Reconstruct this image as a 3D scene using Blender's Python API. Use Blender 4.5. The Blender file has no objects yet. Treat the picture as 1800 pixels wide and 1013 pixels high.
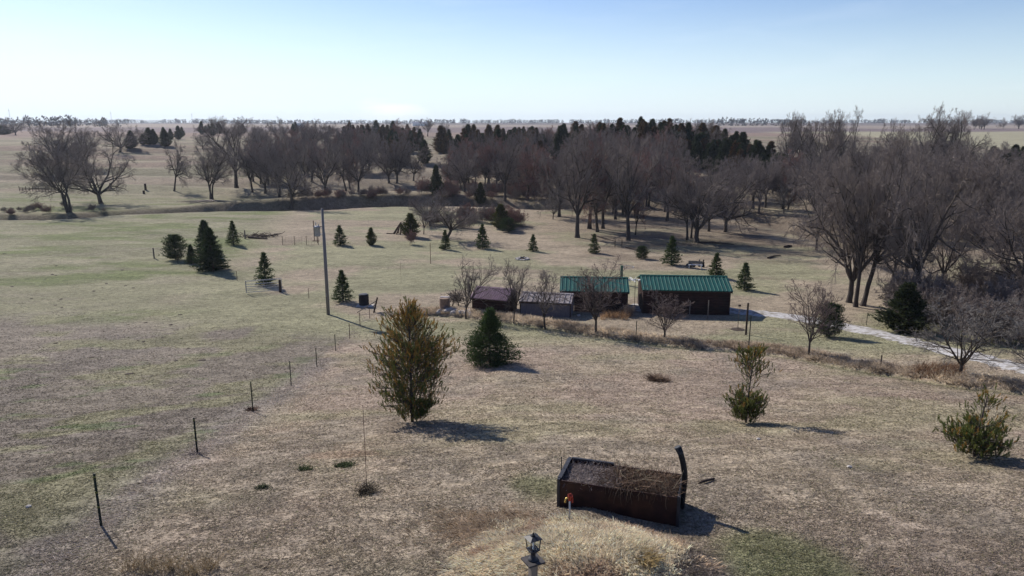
import bpy, bmesh, math
import numpy as np
R = math.radians
sc = bpy.context.scene
# ---------------------------------------------------------------- camera, sky, sun
PITCH = R(12.9); F = 1285.0; CX, CY = 900.0, 506.5
cam_d = bpy.data.cameras.new('camera'); cam = bpy.data.objects.new('camera', cam_d)
sc.collection.objects.link(cam); sc.camera = cam
cam_d.sensor_width = 36; cam_d.lens = 36*F/1800; cam_d.clip_start = 0.1; cam_d.clip_end = 20000
cam.location = (0, 0, 0); cam.rotation_euler = (math.pi/2-PITCH, 0, 0)
SUN_EL = R(35); SUN_AZ = R(-40)          # azimuth from +Y, negative = left of the view
w = bpy.data.worlds.new('World'); sc.world = w; w.use_nodes = True
nt = w.node_tree; nt.nodes.clear()
sky = nt.nodes.new('ShaderNodeTexSky'); sky.sky_type = 'NISHITA'; sky.sun_disc = False
sky.sun_elevation = SUN_EL; sky.sun_rotation = SUN_AZ
sky.altitude = 400; sky.air_density = 1.0; sky.dust_density = 0.35; sky.ozone_density = 3.0
bg = nt.nodes.new('ShaderNodeBackground'); bg.inputs[1].default_value = 0.10
out = nt.nodes.new('ShaderNodeOutputWorld')
# thin cirrus: stretched noise, only low in the sky
tc = nt.nodes.new('ShaderNodeTexCoord'); mp = nt.nodes.new('ShaderNodeMapping')
mp.inputs['Scale'].default_value = (3, 3, 22); mp.inputs['Location'].default_value = (0.4, 0.2, 0)
ns = nt.nodes.new('ShaderNodeTexNoise'); ns.inputs['Scale'].default_value = 2.2; ns.inputs['Detail'].default_value = 8
ns.inputs['Distortion'].default_value = 0.6
rp = nt.nodes.new('ShaderNodeValToRGB'); rp.color_ramp.elements[0].position = 0.52; rp.color_ramp.elements[1].position = 0.85
rp.color_ramp.elements[1].color = (0.10, 0.10, 0.10, 1)
# one brighter wisp a few degrees above the horizon
dp = nt.nodes.new('ShaderNodeVectorMath'); dp.operation = 'SUBTRACT'
def _dir(az, el): return (math.sin(az)*math.cos(el), math.cos(az)*math.cos(el), math.sin(el))
dp.inputs[1].default_value = _dir(R(-9.2), R(0.85))
sc3 = nt.nodes.new('ShaderNodeVectorMath'); sc3.operation = 'MULTIPLY'; sc3.inputs[1].default_value = (22, 22, 75)
ln = nt.nodes.new('ShaderNodeVectorMath'); ln.operation = 'LENGTH'
ns2 = nt.nodes.new('ShaderNodeTexNoise'); ns2.inputs['Scale'].default_value = 9; ns2.inputs['Detail'].default_value = 6
ad = nt.nodes.new('ShaderNodeMath'); ad.operation = 'MULTIPLY_ADD'; ad.inputs[1].default_value = 2.2; ad.inputs[2].default_value = -1.1
a2 = nt.nodes.new('ShaderNodeMath'); a2.operation = 'ADD'
mr = nt.nodes.new('ShaderNodeMapRange'); mr.inputs[1].default_value = 1.1; mr.inputs[2].default_value = 0.1
mr.inputs[3].default_value = 0; mr.inputs[4].default_value = 0.45
mp2 = nt.nodes.new('ShaderNodeMapping'); mp2.inputs['Scale'].default_value = (1, 1, 7)
L = nt.links.new
# pale moist air low in the sky
sxyz = nt.nodes.new('ShaderNodeSeparateXYZ'); L(tc.outputs['Generated'], sxyz.inputs[0])
hz_r = nt.nodes.new('ShaderNodeMapRange'); hz_r.interpolation_type = 'SMOOTHSTEP'
hz_r.inputs[1].default_value = -0.03; hz_r.inputs[2].default_value = 0.175; hz_r.inputs[3].default_value = 0.88; hz_r.inputs[4].default_value = 0.0
L(sxyz.outputs['Z'], hz_r.inputs[0])
mx0 = nt.nodes.new('ShaderNodeMixRGB'); mx0.inputs[2].default_value = (6.6, 7.9, 9.3, 1); 
sdot = nt.nodes.new('ShaderNodeVectorMath'); sdot.operation = 'DOT_PRODUCT'; sdot.inputs[1].default_value = (math.sin(SUN_AZ), math.cos(SUN_AZ), 0); L(tc.outputs['Generated'], sdot.inputs[0])
sr = nt.nodes.new('ShaderNodeMapRange'); sr.inputs[1].default_value = 0.0; sr.inputs[2].default_value = 1.0; sr.inputs[3].default_value = 0.62; sr.inputs[4].default_value = 1.08; L(sdot.outputs['Value'], sr.inputs[0])
hm = nt.nodes.new('ShaderNodeMath'); hm.operation = 'MULTIPLY'; hm.use_clamp = True; L(hz_r.outputs[0], hm.inputs[0]); L(sr.outputs[0], hm.inputs[1]); L(hm.outputs[0], mx0.inputs[0])
L(tc.outputs['Generated'], mp.inputs[0]); L(mp.outputs[0], ns.inputs['Vector']); L(ns.outputs[0], rp.inputs[0])
L(tc.outputs['Generated'], dp.inputs[0]); L(dp.outputs[0], sc3.inputs[0]); L(sc3.outputs[0], ln.inputs[0])
L(tc.outputs['Generated'], mp2.inputs[0]); L(mp2.outputs[0], ns2.inputs['Vector'])
L(ns2.outputs[0], ad.inputs[0]); L(ad.outputs[0], a2.inputs[0]); L(ln.outputs['Value'], a2.inputs[1]); L(a2.outputs[0], mr.inputs[0])
mx1 = nt.nodes.new('ShaderNodeMixRGB'); mx2 = nt.nodes.new('ShaderNodeMixRGB')
mx1.inputs[2].default_value = (8.5, 9.2, 10, 1); mx2.inputs[2].default_value = (11, 11, 11, 1)
hs = nt.nodes.new('ShaderNodeHueSaturation'); hs.inputs['Saturation'].default_value = 1.10; hs.inputs['Hue'].default_value = 0.515
L(sky.outputs[0], hs.inputs['Color']); L(hs.outputs[0], mx0.inputs[1]); L(mx0.outputs[0], mx1.inputs[1]); L(rp.outputs[0], mx1.inputs[0])
L(mx1.outputs[0], mx2.inputs[1]); L(mr.outputs[0], mx2.inputs[0]); L(mx2.outputs[0], bg.inputs[0]); L(bg.outputs[0], out.inputs[0])
sd = bpy.data.lights.new('sun', 'SUN'); sd.energy = 4.8; sd.angle = R(0.53); sd.color = (1.0, 0.93, 0.84)
so = bpy.data.objects.new('sun', sd); sc.collection.objects.link(so)
so.rotation_euler = (math.pi/2-SUN_EL, 0, math.pi - SUN_AZ)     # lamp points away from the sun's place in the sky
sc.view_settings.view_transform = 'Standard'; sc.view_settings.look = 'None'
sc.view_settings.exposure = 0.30; sc.view_settings.gamma = 1.0

# ---------------------------------------------------------------- terrain
def hash2(ix, iy, seed):
    n = (ix*374761393 + iy*668265263 + seed*1442695041) & 0xffffffff
    n = ((n ^ (n >> 13))*1274126177) & 0xffffffff
    return ((n ^ (n >> 16)) & 0xffff)/65535.0
def vnoise(x, y, seed=0):
    x = np.asarray(x, float); y = np.asarray(y, float)
    ix = np.floor(x).astype(np.int64); iy = np.floor(y).astype(np.int64)
    fx = x-ix; fy = y-iy; fx = fx*fx*(3-2*fx); fy = fy*fy*(3-2*fy)
    a = hash2(ix, iy, seed); b = hash2(ix+1, iy, seed); c = hash2(ix, iy+1, seed); d = hash2(ix+1, iy+1, seed)
    return (a*(1-fx)+b*fx)*(1-fy) + (c*(1-fx)+d*fx)*fy
def fbm(x, y, seed=0, o=4):
    s = 0; a = 0.5; t = 0
    for i in range(o):
        s = s + a*vnoise(x*2**i+17*i, y*2**i-9*i, seed+i); t += a; a *= 0.55
    return s/t
def sstep(a, b, x):
    t = np.clip((np.asarray(x, float)-a)/(b-a), 0, 1); return t*t*(3-2*t)
PY = [-80,0,11,15,20,24,28,36,45,52,60,75,110,160,190,240,320,420,500,700,1100,3000,7000]
PZ = [-8,-7.5,-7.95,-8.4,-9.35,-10.4,-11.5,-13.2,-14.7,-15.5,-16.15,-16.7,-17.1,-17.3,-16.5,-14.7,-12.2,-10.5,-9.8,-9.2,-8.4,-10.5,-17]
def base_h(x, y):
    x = np.asarray(x, float); y = np.asarray(y, float)
    s = 1.0+0.05*np.abs(y); z = 0
    for k in (-1.5, -0.9, -0.3, 0.3, 0.9, 1.5): z = z + np.interp(y+k*s, PY, PZ)
    z = z/6
    near = 1-sstep(30, 75, y)
    z = z - 0.05*np.maximum(0, -x)*near*np.exp(-np.maximum(0, -x)/60)
    z = z + 6.8*np.exp(-(((x-42)/48)**2+((y-245)/52)**2)) + 2.6*np.exp(-(((x-115)/50)**2+((y-235)/50)**2))            # wooded rise
    z = z + 2.2*np.exp(-(((x+190)/60)**2+((y-330)/50)**2))           # grassy rise far left
    z = z + 1.5*np.exp(-(((x+20)/30)**2+((y-285)/45)**2))
    g = sstep(60, 140, y)
    z = z + g*(vnoise(x/70+3, y/55, 5)-0.5)*1.6
    z = z + sstep(300, 900, y)*(vnoise(x/600+3, y/500, 7)-0.5)*3.0
    return z
def ray(px, py):
    u = (px-CX)/F; v = -(py-CY)/F
    return np.array([u, math.cos(PITCH)+v*math.sin(PITCH), -math.sin(PITCH)+v*math.cos(PITCH)])
def hit(hf, px, py):
    d = ray(px, py); t = np.geomspace(4, 6000, 2500)
    g = hf(d[0]*t, d[1]*t) - d[2]*t
    i = np.argmax(g > 0)
    if g[i] <= 0: i = len(t)-1
    a, b = t[max(i-1, 0)], t[i]
    for _ in range(25):
        m = (a+b)/2
        if float(hf(d[0]*m, d[1]*m)) - d[2]*m > 0: b = m
        else: a = m
    return (d[0]*b, d[1]*b)
def seg_dist(x, y, P):
    """distance to a polyline and signed side (positive = right of travel)"""
    x = np.asarray(x, float); y = np.asarray(y, float)
    best = np.full(np.broadcast(x, y).shape, 1e9); side = np.zeros_like(best)
    for (ax, ay), (bx, by) in zip(P[:-1], P[1:]):
        dx, dy = bx-ax, by-ay; l2 = dx*dx+dy*dy
        t = np.clip(((x-ax)*dx+(y-ay)*dy)/l2, 0, 1)
        d = np.hypot(x-(ax+t*dx), y-(ay+t*dy)); s = dy*(x-ax)-dx*(y-ay)
        m = d < best; best = np.where(m, d, best); side = np.where(m, s, side)
    return best, side
B0 = lambda pts: [hit(base_h, *p) for p in pts]
BERM = B0([(700,553),(765,552),(820,556),(900,566),(980,577),(1060,590),(1150,602),(1220,611),(1320,618),(1420,632),(1500,648),(1600,662),(1690,678),(1800,690),(1950,705)])
CREEK = B0([(-120,384),(0,381),(90,381),(175,376),(260,372),(380,366),(470,366),(540,364),(620,360),(700,357),(780,356),(880,357),(960,362)]) 
CREEK2 = B0([(960,362),(1060,362),(1200,367),(1330,380),(1480,420),(1620,470),(1740,520),(1900,560),(2200,600)])
DRIVE = B0([(1096,541),(1118,541),(1200,540),(1300,547),(1370,554),(1440,565),(1500,577),(1580,594),(1650,612),(1720,630),(1800,650),(1920,680)])
FENCE = B0([(20,1050),(178,925),(347,797),(445,725),(512,678),(557,645),(590,616),(615,595),(633,570),(655,548),(600,520),(543,523),(497,515),(432,510),(417,494),(376,482),(341,474),(313,465),(270,454)])
FENCE_IN = FENCE[:10]
PLANT = hit(base_h, 1085, 880)
def h(x, y):
    x = np.asarray(x, float); y = np.asarray(y, float)
    z = base_h(x, y)
    d, s = seg_dist(x, y, BERM)
    z = z + np.where(s < 0, 0.24*np.exp(-((d-1.2)/0.9)**2), -0.12*np.exp(-(d/0.7)**2))
    d, s = seg_dist(x, y, CREEK)
    wob = 1.2*(fbm(x/6, y/6, 31)-0.5)*2
    far = s < 0          # far side: a steep cut bank that faces the camera
    depth = 1.9
    mid = sstep(-75, -48, x)*(1-sstep(-22, 5, x)); depth = depth*(0.8+1.0*mid)
    prof = np.where(far, sstep(1.0, 4.6-2.3*mid, d+wob), sstep(0.8, 7.0, d+wob))
    depth = depth*(0.45+1.1*fbm(x/13, y*0, 77, 2))
    z = z - depth*(1-prof)
    z = z + np.where(far, mid*1.6*np.exp(-((d-5.0)/4.0)**2), 0)
    d, s = seg_dist(x, y, CREEK2)
    z = z - 1.5*(1-sstep(1.0, 5.5, d+wob))
    # small straw mound below the lamp post and hydrant
    z = z + 0.62*np.exp(-(((x-1.2)/1.9)**2+((y-11.8)/1.45)**2)) + 0.14*np.exp(-(((x-1.2)/.9)**2+((y-14.3)/.5)**2))*(0.6+0.8*vnoise(x*1.7, y*1.7, 3))
    z = z + 0.14*(fbm(x/.7, y/.7, 8, 3)-.5)*np.exp(-(((x-1.1)/2.2)**2+((y-12.0)/2.0)**2))
    z = z - 0.20*np.exp(-(((x-3.6)/1.3)**2+((y-13.9)/0.9)**2))
    # low swale bank beside the two small evergreens
    z = z - 0.9*sstep(-3.5, 0, y-(97+0.10*(x+20)))*0 
    z = z + (fbm(x/2.2, y/2.2, 11, 3)-0.5)*0.10*(1-sstep(60, 120, y)) + (fbm(x/9, y/9, 13, 3)-0.5)*0.35
    z = z + sstep(160, 200, y)*(1-sstep(300, 360, y))*(1-sstep(-40, 10, x))*0.6*np.sin((y+0.16*x+6*fbm(x/60, y/60, 4))/3.4)
    return z
def G(px, py):
    x, y = hit(h, px, py); return x, y, float(h(x, y))
def top_z(y, py):
    d = ray(CX, py); return y*d[2]/d[1]
def proj(x, y, z):
    D = y*math.cos(PITCH)-z*math.sin(PITCH); U = y*math.sin(PITCH)+z*math.cos(PITCH)
    return CX+F*x/D, CY-F*U/D

# ---------------------------------------------------------------- materials
MATS = {}
def new_mat(name):
    m = bpy.data.materials.new(name); m.use_nodes = True; MATS[name] = m
    return m, m.node_tree, m.node_tree.nodes['Principled BSDF']
def mat(name, col, rough=0.8, var=0.25, scale=8.0, metal=0.0, bump=0.0, stretch=(1,1,1), attr=False, col2=None, trans=False):
    if name in MATS: return MATS[name]
    m, t, b = new_mat(name); N = t.nodes; K = t.links.new
    b.inputs['Roughness'].default_value = rough; b.inputs['Metallic'].default_value = metal
    if 'Specular IOR Level' in b.inputs: b.inputs['Specular IOR Level'].default_value = 0.25
    c = N.new('ShaderNodeTexCoord'); mpn = N.new('ShaderNodeMapping'); mpn.inputs['Scale'].default_value = stretch
    n = N.new('ShaderNodeTexNoise'); n.inputs['Scale'].default_value = scale; n.inputs['Detail'].default_value = 5
    K(c.outputs['Object'], mpn.inputs[0]); K(mpn.outputs[0], n.inputs['Vector'])
    r = N.new('ShaderNodeMapRange'); r.inputs[1].default_value = 0.3; r.inputs[2].default_value = 0.7
    r.inputs[3].default_value = 1-var; r.inputs[4].default_value = 1+var
    K(n.outputs[0], r.inputs[0])
    mul = N.new('ShaderNodeVectorMath'); mul.operation = 'MULTIPLY'
    if attr:
        a = N.new('ShaderNodeAttribute'); a.attribute_name = 'col'; K(a.outputs['Color'], mul.inputs[0])
    elif col2:
        mx = N.new('ShaderNodeMixRGB'); n2 = N.new('ShaderNodeTexNoise'); n2.inputs['Scale'].default_value = scale*0.35
        n2.inputs['Detail'].default_value = 4
        K(c.outputs['Object'], n2.inputs['Vector']); rr = N.new('ShaderNodeMapRange'); rr.inputs[1].default_value = 0.45; rr.inputs[2].default_value = 0.6
        K(n2.outputs[0], rr.inputs[0]); K(rr.outputs[0], mx.inputs[0])
        mx.inputs[1].default_value = (*col, 1); mx.inputs[2].default_value = (*col2, 1); K(mx.outputs[0], mul.inputs[0])
    else: mul.inputs[0].default_value = col
    K(r.outputs[0], mul.inputs[1]); K(mul.outputs[0], b.inputs['Base Color'])
    if bump:
        bp = N.new('ShaderNodeBump'); bp.inputs['Strength'].default_value = bump; bp.inputs['Distance'].default_value = 0.02
        K(n.outputs[0], bp.inputs['Height']); K(bp.outputs[0], b.inputs['Normal'])
    return m
# the ground: regional cover colour from the mesh attribute times noise at several sizes
def ground_material():
    m, t, b = new_mat('ground_cover'); N = t.nodes; K = t.links.new
    b.inputs['Roughness'].default_value = 0.95; b.inputs['Specular IOR Level'].default_value = 0.1
    g = N.new('ShaderNodeNewGeometry'); a = N.new('ShaderNodeAttribute'); a.attribute_name = 'col'
    prev = a.outputs['Color']; hts = []
    for scl, det, lo, hi, st in ((9.0, 6, 0.55, 1.5, (1,1,1)), (1.7, 5, 0.72, 1.3, (1,1.6,1)), (0.33, 5, 0.82, 1.2, (1,1.8,1)), (0.07, 4, 0.86, 1.14, (.6,2,1))):
        mpn = N.new('ShaderNodeMapping'); mpn.inputs['Scale'].default_value = st
        n = N.new('ShaderNodeTexNoise'); n.inputs['Scale'].default_value = scl; n.inputs['Detail'].default_value = det
        n.inputs['Roughness'].default_value = 0.65
        K(g.outputs['Position'], mpn.inputs[0]); K(mpn.outputs[0], n.inputs['Vector'])
        r = N.new('ShaderNodeMapRange'); r.inputs[1].default_value = 0.32; r.inputs[2].default_value = 0.68
        r.inputs[3].default_value = lo; r.inputs[4].default_value = hi; K(n.outputs[0], r.inputs[0])
        mul = N.new('ShaderNodeVectorMath'); mul.operation = 'MULTIPLY'; K(prev, mul.inputs[0]); K(r.outputs[0], mul.inputs[1])
        prev = mul.outputs[0]; hts.append(n.outputs[0])
    K(prev, b.inputs['Base Color'])
    bp = N.new('ShaderNodeBump'); bp.inputs['Strength'].default_value = 0.7; bp.inputs['Distance'].default_value = 0.06
    bp2 = N.new('ShaderNodeBump'); bp2.inputs['Strength'].default_value = 0.6; bp2.inputs['Distance'].default_value = 0.25
    K(hts[0], bp.inputs['Height']); K(hts[1], bp2.inputs['Height']); K(bp2.outputs[0], bp.inputs['Normal']); K(bp.outputs[0], b.inputs['Normal'])
    return m
M_GROUND = ground_material()
M_BLADE = mat('dry_grass', (0.3,0.25,0.16), 0.9, 0.1, 3, attr=True)
def translucent(m, f):
    t = m.node_tree; b = t.nodes['Principled BSDF']; o = [n for n in t.nodes if n.type == 'OUTPUT_MATERIAL'][0]
    tr = t.nodes.new('ShaderNodeBsdfTranslucent'); mx = t.nodes.new('ShaderNodeMixShader'); mx.inputs[0].default_value = f
    t.links.new(b.inputs['Base Color'].links[0].from_socket, tr.inputs['Color']); t.links.new(b.outputs[0], mx.inputs[1]); t.links.new(tr.outputs[0], mx.inputs[2]); t.links.new(mx.outputs[0], o.inputs['Surface'])
translucent(M_BLADE, .38)
M_BARK = mat('bark', (0.075,0.062,0.053), 0.95, 0.35, 6, bump=0.5, stretch=(1,1,0.25))
M_TWIG = mat('twigs', (0.205,0.170,0.152), 0.9, 0.2, 1.0)
M_TWIG_RED = mat('reddish_twigs', (0.235,0.135,0.112), 0.9, 0.2, 1.0)
M_TWIG_PALE = mat('pale_twigs', (0.19,0.175,0.16), 0.9, 0.2, 1.0)
M_LEAF = mat('needles', (0.04,0.05,0.03), 0.7, 0.2, 2.0, attr=True); translucent(M_LEAF, .22)
M_GREENROOF = mat('green_sheet_metal', (0.011,0.080,0.064), 0.5, 0.30, 1.6, stretch=(4,0.6,1))
M_MAROON = mat('maroon_boards', (0.040,0.019,0.016), 0.8, 0.4, 3, stretch=(0.6,1,6), col2=(0.024,0.015,0.013))
M_PURPLE = mat('faded_purple_sheet', (0.20,0.125,0.16), 0.5, 0.2, 2, stretch=(3,0.6,1))
M_GREYROOF = mat('weathered_grey_roof', (0.30,0.27,0.27), 0.8, 0.35, 3, col2=(0.20,0.17,0.17))
M_GREYWALL = mat('grey_boards', (0.13,0.125,0.15), 0.85, 0.25, 4, stretch=(6,1,0.5))
M_DARKWOOD = mat('dark_wood', (0.05,0.035,0.028), 0.9, 0.35, 8, stretch=(1,1,0.3))
M_WOOD = mat('weathered_wood', (0.20,0.17,0.14), 0.9, 0.3, 10, bump=0.4, stretch=(1,1,0.15))
M_POLE = mat('pole_wood', (0.19,0.175,0.17), 0.9, 0.2, 9, bump=0.3, stretch=(1,1,0.08))
M_STEEL = mat('green_steel_post', (0.018,0.028,0.022), 0.6, 0.2, 20)
M_RUSTY = mat('rusty_steel', (0.10,0.055,0.04), 0.8, 0.4, 12)
M_GALV = mat('galvanised', (0.33,0.34,0.36), 0.45, 0.15, 10, metal=0.4)
M_BLACK = mat('black_plastic', (0.012,0.012,0.014), 0.5, 0.2, 5)
M_DGREY = mat('dark_painted_metal', (0.035,0.036,0.042), 0.5, 0.3, 10)
M_RED = mat('red_paint', (0.30,0.035,0.02), 0.5, 0.2, 10)
M_BRASS = mat('brass', (0.5,0.36,0.12), 0.35, 0.1, 10, metal=0.8)
M_WHITE = mat('white_paint', (0.75,0.75,0.73), 0.6, 0.06, 6)
M_STONE = mat('pale_stone', (0.42,0.39,0.36), 0.9, 0.3, 5, bump=0.4)
M_GRAVEL = mat('gravel', (0.42,0.41,0.405), 0.95, 0.25, 6, bump=0.5, col2=(0.22,0.20,0.17))
M_TAN = mat('tan_sheet', (0.25,0.17,0.12), 0.8, 0.3, 4, col2=(0.14,0.12,0.13))
M_PLANTER = mat('maroon_metal', (0.028,0.012,0.011), 0.6, 0.4, 5, col2=(0.05,0.022,0.014))
M_SOIL = mat('soil', (0.06,0.045,0.035), 0.95, 0.3, 8, bump=0.6)
M_WATER = mat('still_water', (0.03,0.035,0.035), 0.08, 0.1, 1)
def glass_mat():
    m, t, b = new_mat('lantern_glass'); b.inputs['Base Color'].default_value = (.95,.97,.97,1); b.inputs['Roughness'].default_value = 0.03
    b.inputs['Transmission Weight'].default_value = 1.0; b.inputs['IOR'].default_value = 1.1; return m
M_GLASS = glass_mat()

# ---------------------------------------------------------------- mesh helpers
def np_mesh(name, V, Q, k, col=None, material=None, smooth=False):
    """V (n,3); Q (f,k) faces all with k corners"""
    me = bpy.data.meshes.new(name); V = np.ascontiguousarray(V, dtype=np.float32); Q = np.ascontiguousarray(Q, dtype=np.int32)
    me.vertices.add(len(V)); me.vertices.foreach_set('co', V.ravel())
    me.loops.add(Q.size); me.loops.foreach_set('vertex_index', Q.ravel())
    me.polygons.add(len(Q)); me.polygons.foreach_set('loop_start', np.arange(0, Q.size, k, dtype=np.int32))
    try: me.polygons.foreach_set('loop_total', np.full(len(Q), k, dtype=np.int32))
    except Exception: pass
    if smooth: me.polygons.foreach_set('use_smooth', np.ones(len(Q), dtype=bool))
    me.update(calc_edges=True)
    if col is not None:
        a = me.color_attributes.new('col', 'FLOAT_COLOR', 'POINT')
        c = np.ones((len(V), 4), dtype=np.float32); c[:, :3] = col; a.data.foreach_set('color', c.ravel())
    if material: me.materials.append(material)
    return me
def obj(name, me, parent=None):
    o = bpy.data.objects.new(name, me); sc.collection.objects.link(o)
    if parent: o.parent = parent
    return o
def tag(o, label=None, cat=None, group=None, kind=None):
    if label: o['label'] = label
    if cat: o['category'] = cat
    if group: o['group'] = group
    if kind: o['kind'] = kind
    return o
def thing(name, label, cat, loc=(0,0,0), rz=0, group=None, scale=None):
    o = bpy.data.objects.new(name, None); sc.collection.objects.link(o); o.empty_display_size = 0.2
    o.location = loc; o.rotation_euler = (0, 0, rz)
    if scale: o.scale = scale
    return tag(o, label, cat, group)
class MB:
    """collects boxes, tubes and lathes, links them as one mesh"""
    def __init__(s): s.v = []; s.f = []
    def add(s, V, Fc):
        n = len(s.v); s.v += [tuple(map(float, p)) for p in V]; s.f += [tuple(i+n for i in f) for f in Fc]; return s
    def box(s, x0, x1, y0, y1, z0, z1, taper=0):
        V = [(x0,y0,z0),(x1,y0,z0),(x1,y1,z0),(x0,y1,z0),(x0+taper,y0+taper,z1),(x1-taper,y0+taper,z1),(x1-taper,y1-taper,z1),(x0+taper,y1-taper,z1)]
        return s.add(V, [(3,2,1,0),(4,5,6,7),(0,1,5,4),(1,2,6,5),(2,3,7,6),(3,0,4,7)])
    def tube(s, P, r, n=8, cap=True):
        P = [np.array(p, float) for p in P]; rr = r if hasattr(r, '__len__') else [r]*len(P); V = []
        d0 = P[-1]-P[0]; ref = np.array([0,0,1.]) if abs(d0[2]) < 0.8*np.linalg.norm(d0) else np.array([1.,0,0])
        for i, p in enumerate(P):
            d = P[min(i+1, len(P)-1)]-P[max(i-1, 0)]; d /= np.linalg.norm(d)
            a = np.cross(d, ref); a /= np.linalg.norm(a); b = np.cross(d, a)
            for k in range(n):
                t = 2*math.pi*k/n; V.append(p+rr[i]*(a*math.cos(t)+b*math.sin(t)))
        Fc = [(i*n+k, i*n+(k+1)%n, (i+1)*n+(k+1)%n, (i+1)*n+k) for i in range(len(P)-1) for k in range(n)]
        if cap: Fc += [tuple(range(n))[::-1], tuple((len(P)-1)*n+k for k in range(n))]
        return s.add(V, Fc)
    def lathe(s, prof, n=16, c=(0,0), rot=0):
        V = [(c[0]+r*math.cos(rot+2*math.pi*k/n), c[1]+r*math.sin(rot+2*math.pi*k/n), z) for r, z in prof for k in range(n)]
        Fc = [(i*n+k, i*n+(k+1)%n, (i+1)*n+(k+1)%n, (i+1)*n+k) for i in range(len(prof)-1) for k in range(n)]
        Fc += [tuple(range(n))[::-1], tuple((len(prof)-1)*n+k for k in range(n))]
        return s.add(V, Fc)
    def build(s, name, material, parent=None, smooth=False, bevel=0):
        me = bpy.data.meshes.new(name); me.from_pydata(s.v, [], s.f); me.materials.append(material); me.update()
        if smooth: me.polygons.foreach_set('use_smooth', [True]*len(me.polygons))
        o = obj(name, me, parent)
        if bevel:
            md = o.modifiers.new('bevel', 'BEVEL'); md.width = bevel; md.segments = 2; md.limit_method = 'ANGLE'
        return o

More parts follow.
